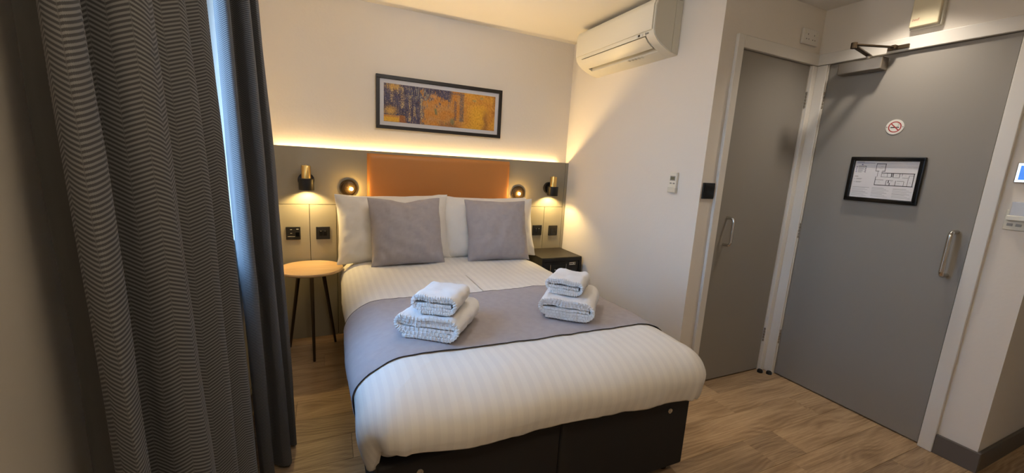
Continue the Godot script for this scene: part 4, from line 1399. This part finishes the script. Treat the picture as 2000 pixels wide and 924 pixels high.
func aircon():
	var a := thing("air_conditioner", "white wall-mounted air conditioner under the ceiling", "air conditioner", Vector3(XR, 2.0, 0.36))
	# profile: x measured out from the wall (negative x), y up from the underside; pulled along z
	var L := 0.805
	var outer := [Vector2(0.0, 0.0), Vector2(0.0, 0.298), Vector2(-0.10, 0.300), Vector2(-0.160, 0.292), Vector2(-0.190, 0.272), Vector2(-0.200, 0.245), Vector2(-0.200, 0.115), Vector2(-0.193, 0.090), Vector2(-0.172, 0.066), Vector2(-0.140, 0.044), Vector2(-0.10, 0.026), Vector2(-0.055, 0.010)]
	outer.reverse()
	# the casing is hollowed out behind the flap
	var body := [Vector2(0.0, 0.0), Vector2(0.0, 0.298), Vector2(-0.10, 0.300), Vector2(-0.160, 0.292), Vector2(-0.190, 0.272), Vector2(-0.200, 0.245), Vector2(-0.200, 0.115), Vector2(-0.1965, 0.094), Vector2(-0.170, 0.094), Vector2(-0.100, 0.080), Vector2(-0.092, 0.023), Vector2(-0.055, 0.010)]
	body.reverse()
	var st := mb()
	prism(st, body, L - 0.13, Transform3D(Basis(), Vector3(0, 0, 0.065)))
	part("casing", st, M.plastic, a)
	for k in 2:
		st = mb()
		prism(st, outer, 0.0645, Transform3D(Basis(), Vector3(0, 0, 0.0 if k == 0 else L - 0.0645)))
		part("end_cap", st, M.plastic, a)
		# side cover, a little smaller, with a seam towards the wall
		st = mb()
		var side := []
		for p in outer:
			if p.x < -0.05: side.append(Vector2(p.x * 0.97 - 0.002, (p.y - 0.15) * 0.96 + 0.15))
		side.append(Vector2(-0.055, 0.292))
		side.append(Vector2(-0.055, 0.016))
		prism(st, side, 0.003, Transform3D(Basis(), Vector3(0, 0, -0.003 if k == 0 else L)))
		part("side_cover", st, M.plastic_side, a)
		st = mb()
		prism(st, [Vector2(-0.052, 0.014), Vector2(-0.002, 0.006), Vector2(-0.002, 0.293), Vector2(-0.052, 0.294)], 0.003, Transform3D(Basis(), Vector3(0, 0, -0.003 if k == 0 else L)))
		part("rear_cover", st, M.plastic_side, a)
	# front panel, a shade proud, ending above the outlet
	st = mb()
	var fp := [Vector2(-0.1601, 0.2921), Vector2(-0.190, 0.2721), Vector2(-0.2003, 0.245), Vector2(-0.2003, 0.117), Vector2(-0.206, 0.115), Vector2(-0.209, 0.120), Vector2(-0.209, 0.248), Vector2(-0.197, 0.280), Vector2(-0.163, 0.299)]
	fp.reverse()
	prism(st, fp, L - 0.016, Transform3D(Basis(), Vector3(0, 0, 0.008)))
	part("front_panel", st, M.plastic, a)
	# outlet flap lying along the lower curve, a narrow gap above it and a wide one below
	st = mb()
	var fl := [Vector2(-0.1935, 0.0885), Vector2(-0.172, 0.0665), Vector2(-0.140, 0.0445), Vector2(-0.129, 0.0395), Vector2(-0.131, 0.0350), Vector2(-0.143, 0.0395), Vector2(-0.176, 0.0615), Vector2(-0.1985, 0.0865)]
	fl.reverse()
	prism(st, fl, L - 0.138, Transform3D(Basis(), Vector3(0, 0, 0.069)))
	part("louvre_flap", st, M.plastic, a)
	st = mb()
	cbox(st, Vector3(-0.1205, 0.048, 0.066), Vector3(-0.101, 0.052, L - 0.066))
	part("inner_vane", st, M.bronze, a)
	# status window and lettering on the strip under the panel
	st = mb(); rbox(st, Vector3(-0.1975, 0.1045, L - 0.115), Vector3(0.006, 0.016, 0.050), 0.001, 1); part("sensor_sticker", st, std(Color(0.80, 0.80, 0.79), 0.4), a)
	st = mb(); rbox(st, Vector3(-0.2006, 0.1045, L - 0.120), Vector3(0.002, 0.012, 0.016), 0.0005); part("sensor_window", st, M.black_gloss, a)
	# underside grille
	st = mb()
	for k in 5: rbox(st, Vector3(-0.085 + 0.0, 0.0185 - 0.0002 * k, L - 0.33 + k * 0.030), Vector3(0.03, 0.003, 0.018), 0.001, 1)
	part("underside_grille", st, M.plastic_side, a)
	var tm := TextMesh.new()
	tm.text = "Ecan"
	tm.font = SystemFont.new(); tm.font.font_names = PackedStringArray(["Droid Sans"]); tm.font_size = 16
	tm.pixel_size = 0.0009; tm.depth = 0.002
	var tl := part("lettering", tm, M.grey_print, a)
	tl.position = Vector3(-0.1990, 0.104, L - 0.055)
	tl.rotation.y = -PI / 2

# ------------------------------------------------------------------ things on and above the doors
func line(im: Image, x: float, y: float, w: float, h: float, c: Color):
	im.fill_rect(Rect2i(int(x), int(y), maxi(1, int(w)), maxi(1, int(h))), c)

func plan_tex() -> ImageTexture:
	var im := Image.create(560, 400, false, Image.FORMAT_RGB8)
	im.fill(Color(0.86, 0.86, 0.88))
	var k := Color(0.10, 0.10, 0.13); var g := Color(0.45, 0.46, 0.50); var b := Color(0.25, 0.27, 0.50)
	line(im, 14, 12, 70, 5, g); line(im, 14, 22, 170, 4, b); line(im, 190, 24, 350, 2, Color(0.6, 0.62, 0.75))
	# legend with little blue marks
	line(im, 62, 36, 14, 10, b); line(im, 36, 52, 72, 3, g)
	for r in 4:
		line(im, 16, 62 + r * 18, 9, 9, b)
		line(im, 34, 60 + r * 18, 78, 2, g); line(im, 34, 67 + r * 18, 60 - r * 7, 3, k); line(im, 100, 62 + r * 18, 10, 8, Color(0.3, 0.3, 0.4))
	line(im, 16, 168, 34, 4, k)
	for r in 2:
		line(im, 16, 196 + r * 34, 10, 4, g); line(im, 34, 192 + r * 34, 56, 3, g); line(im, 34, 199 + r * 34, 48, 3, g)
	# floor plan
	var o := Vector2(200, 26)
	for s in [[0, 0, 86, 6], [0, 0, 4, 82], [80, 0, 5, 82], [0, 78, 34, 5], [60, 78, 26, 6], [22, 78, 3, 64], [58, 84, 3, 58],
		[58, 96, 280, 7], [330, 96, 6, 134], [10, 140, 5, 92], [10, 226, 330, 7], [58, 140, 90, 3], [110, 100, 3, 40], [144, 98, 8, 42], [158, 98, 7, 42], [214, 100, 4, 40], [160, 142, 58, 3], [240, 142, 56, 3], [296, 118, 36, 3], [294, 118, 3, 26],
		[16, 172, 70, 3], [110, 176, 4, 52], [128, 176, 7, 30], [140, 200, 6, 28], [110, 174, 60, 3], [190, 176, 4, 52], [200, 178, 60, 3], [260, 180, 3, 46], [290, 150, 3, 80], [236, 100, 3, 26]]:
		line(im, o.x + s[0], o.y + s[1], s[2], s[3], k)
	for s in [[40, 30, 22, 2], [30, 50, 30, 2], [70, 118, 18, 2], [180, 120, 18, 2], [256, 120, 18, 2], [40, 196, 20, 2], [210, 204, 20, 2], [304, 190, 14, 2], [150, 186, 16, 2]]:
		line(im, o.x + s[0], o.y + s[1], s[2], s[3], g)
	for c in 3:
		for r in 8:
			line(im, 14 + c * 184, 286 + r * 13, 160 - ((r * 37 + c * 53) % 60), 3 if r % 4 == 0 else 2, g)
	return ImageTexture.create_from_image(im)

func sign_tex() -> ImageTexture:
	var s := 192
	var im := Image.create(s, s, false, Image.FORMAT_RGB8)
	im.fill(Color(0.84, 0.83, 0.81))
	var red := Color(0.62, 0.14, 0.12); var k := Color(0.12, 0.11, 0.11)
	for y in s:
		for x in s:
			var p := Vector2(x - 96, y - 96)
			var r := p.length()
			if absf(p.y - 6) < 7 and p.x > -44 and p.x < 44 and not (p.x > 22 and p.x < 25): im.set_pixel(x, y, k)
			var sm := Vector2(p.x - 26, p.y + 24)
			if absf(sm.length() - 13) < 2.2 and sm.x > -6: im.set_pixel(x, y, Color(0.45, 0.44, 0.44))
			if r > 56 and r < 68: im.set_pixel(x, y, red)
			if r < 60 and absf((p.x - p.y) / sqrt(2.0)) < 6: im.set_pixel(x, y, red)
	return ImageTexture.create_from_image(im)

func door_things():
	var st: SurfaceTool
	# framed evacuation plan
	var f := thing("framed_floor_plan", "black-framed floor plan notice fixed to the grey entry door", "notice", Vector3(XD, 1.338, 1.920), -PI / 2)
	var w := 0.326; var h := 0.246; var b := 0.022
	st = mb()
	rbox(st, Vector3(0, h / 2 - b / 2, 0.010), Vector3(w, b, 0.019), 0.004, 2); rbox(st, Vector3(0, -h / 2 + b / 2, 0.010), Vector3(w, b, 0.019), 0.004, 2)
	rbox(st, Vector3(-w / 2 + b / 2, 0, 0.010), Vector3(b, h - b, 0.019), 0.004, 2); rbox(st, Vector3(w / 2 - b / 2, 0, 0.010), Vector3(b, h - b, 0.019), 0.004, 2)
	part("frame", st, M.black_gloss, f)
	var ax := w / 2 - b; var ay := h / 2 - b
	st = mb(); quad(st, Vector3(-ax, -ay, 0.008), Vector3(ax, -ay, 0.008), Vector3(ax, ay, 0.008), Vector3(-ax, ay, 0.008), Vector3(0, 0, 1), [Vector2(0, 1), Vector2(1, 1), Vector2(1, 0), Vector2(0, 0)])
	var pm := std(Color(1, 1, 1), 0.5); pm.albedo_texture = plan_tex()
	part("printed_plan", st, pm, f)
	# no smoking disc
	var s := thing("no_smoking_sign", "small round no-smoking sign on the grey entry door", "sign", Vector3(XD, 1.619, 1.920), -PI / 2)
	st = mb()
	var face := Transform3D(Basis(Vector3.RIGHT, Vector3(0, 0, 1), Vector3(0, -1, 0)), Vector3.ZERO)
	lathe(st, [Vector2(0, 0.0005), Vector2(0.039, 0.0005), Vector2(0.039, 0.0025), Vector2(0.0, 0.0025)], 40, face)
	part("plate", st, M.gloss_white, s)
	st = mb()
	for k in 40:
		var a := TAU * k / 40.0; var c := TAU * (k + 1) / 40.0
		var p := Vector2(cos(a), sin(a)); var q := Vector2(cos(c), sin(c))
		tri(st, Vector3(0, 0, 0.003), Vector3(p.x * 0.037, p.y * 0.037, 0.003), Vector3(q.x * 0.037, q.y * 0.037, 0.003), Vector3(0, 0, 1), Vector3(0, 0, 1), Vector3(0, 0, 1), Vector2(0.5, 0.5), Vector2(0.5 + p.x * 0.46, 0.5 - p.y * 0.46), Vector2(0.5 + q.x * 0.46, 0.5 - q.y * 0.46))
	var sm := std(Color(1, 1, 1), 0.4); sm.albedo_texture = sign_tex()
	part("printed_symbol", st, sm, s)
	for x in [-0.034, 0.034]:
		st = mb(); lathe(st, [Vector2(0.003, 0.003), Vector2(0.0025, 0.0042), Vector2(0, 0.0045)], 12, Transform3D(face.basis, Vector3(x, 0, 0))); part("screw", st, M.satin, s)
	# sounder box over the door
	var x := thing("alarm_box", "cream plastic alarm box above the entry door", "alarm box", Vector3(XD, 2.196, 1.962), -PI / 2)
	st = mb(); rbox(st, Vector3(0, 0, 0.012), Vector3(0.122, 0.196, 0.022), 0.003, 2); part("back_box", st, M.plastic_side, x)
	st = mb(); rbox(st, Vector3(-0.002, 0.002, 0.032), Vector3(0.112, 0.186, 0.020), 0.006, 3); part("cover", st, M.cream, x)
	st = mb(); rbox(st, Vector3(0.056, 0.03, 0.032), Vector3(0.004, 0.036, 0.007), 0.0015); part("side_slot", st, M.rubber, x)
	var tm := TextMesh.new()
	tm.text = "zuuf"
	tm.font = SystemFont.new(); tm.font.font_names = PackedStringArray(["Droid Sans"]); tm.font_size = 16
	tm.pixel_size = 0.0009; tm.depth = 0.0006
	var tl := part("lettering", tm, M.red_print, x)
	tl.position = Vector3(-0.034, -0.056, 0.0422)
	# rubber stops on the floor in the corner between the doors
	for q in [[3.060, 1.502, "small black rubber stub on the floor under the narrow door's hinge post"], [3.098, 1.540, "small black rubber stub on the floor under the entry door's hinge post"]]:
		var d := thing("door_stop", q[2], "door stop", Vector3(q[0], 0, q[1]), 0.5, "rubber stubs in the door corner")
		st = mb(); lathe(st, [Vector2(0, 0), Vector2(0.017, 0), Vector2(0.017, 0.012), Vector2(0.013, 0.020), Vector2(0, 0.022)], 18); part("rubber_buffer", st, M.rubber, d)
		st = mb(); rbox(st, Vector3(0.012, 0.004, 0.010), Vector3(0.03, 0.007, 0.02), 0.002); part("fixing_plate", st, M.grey_print, d)
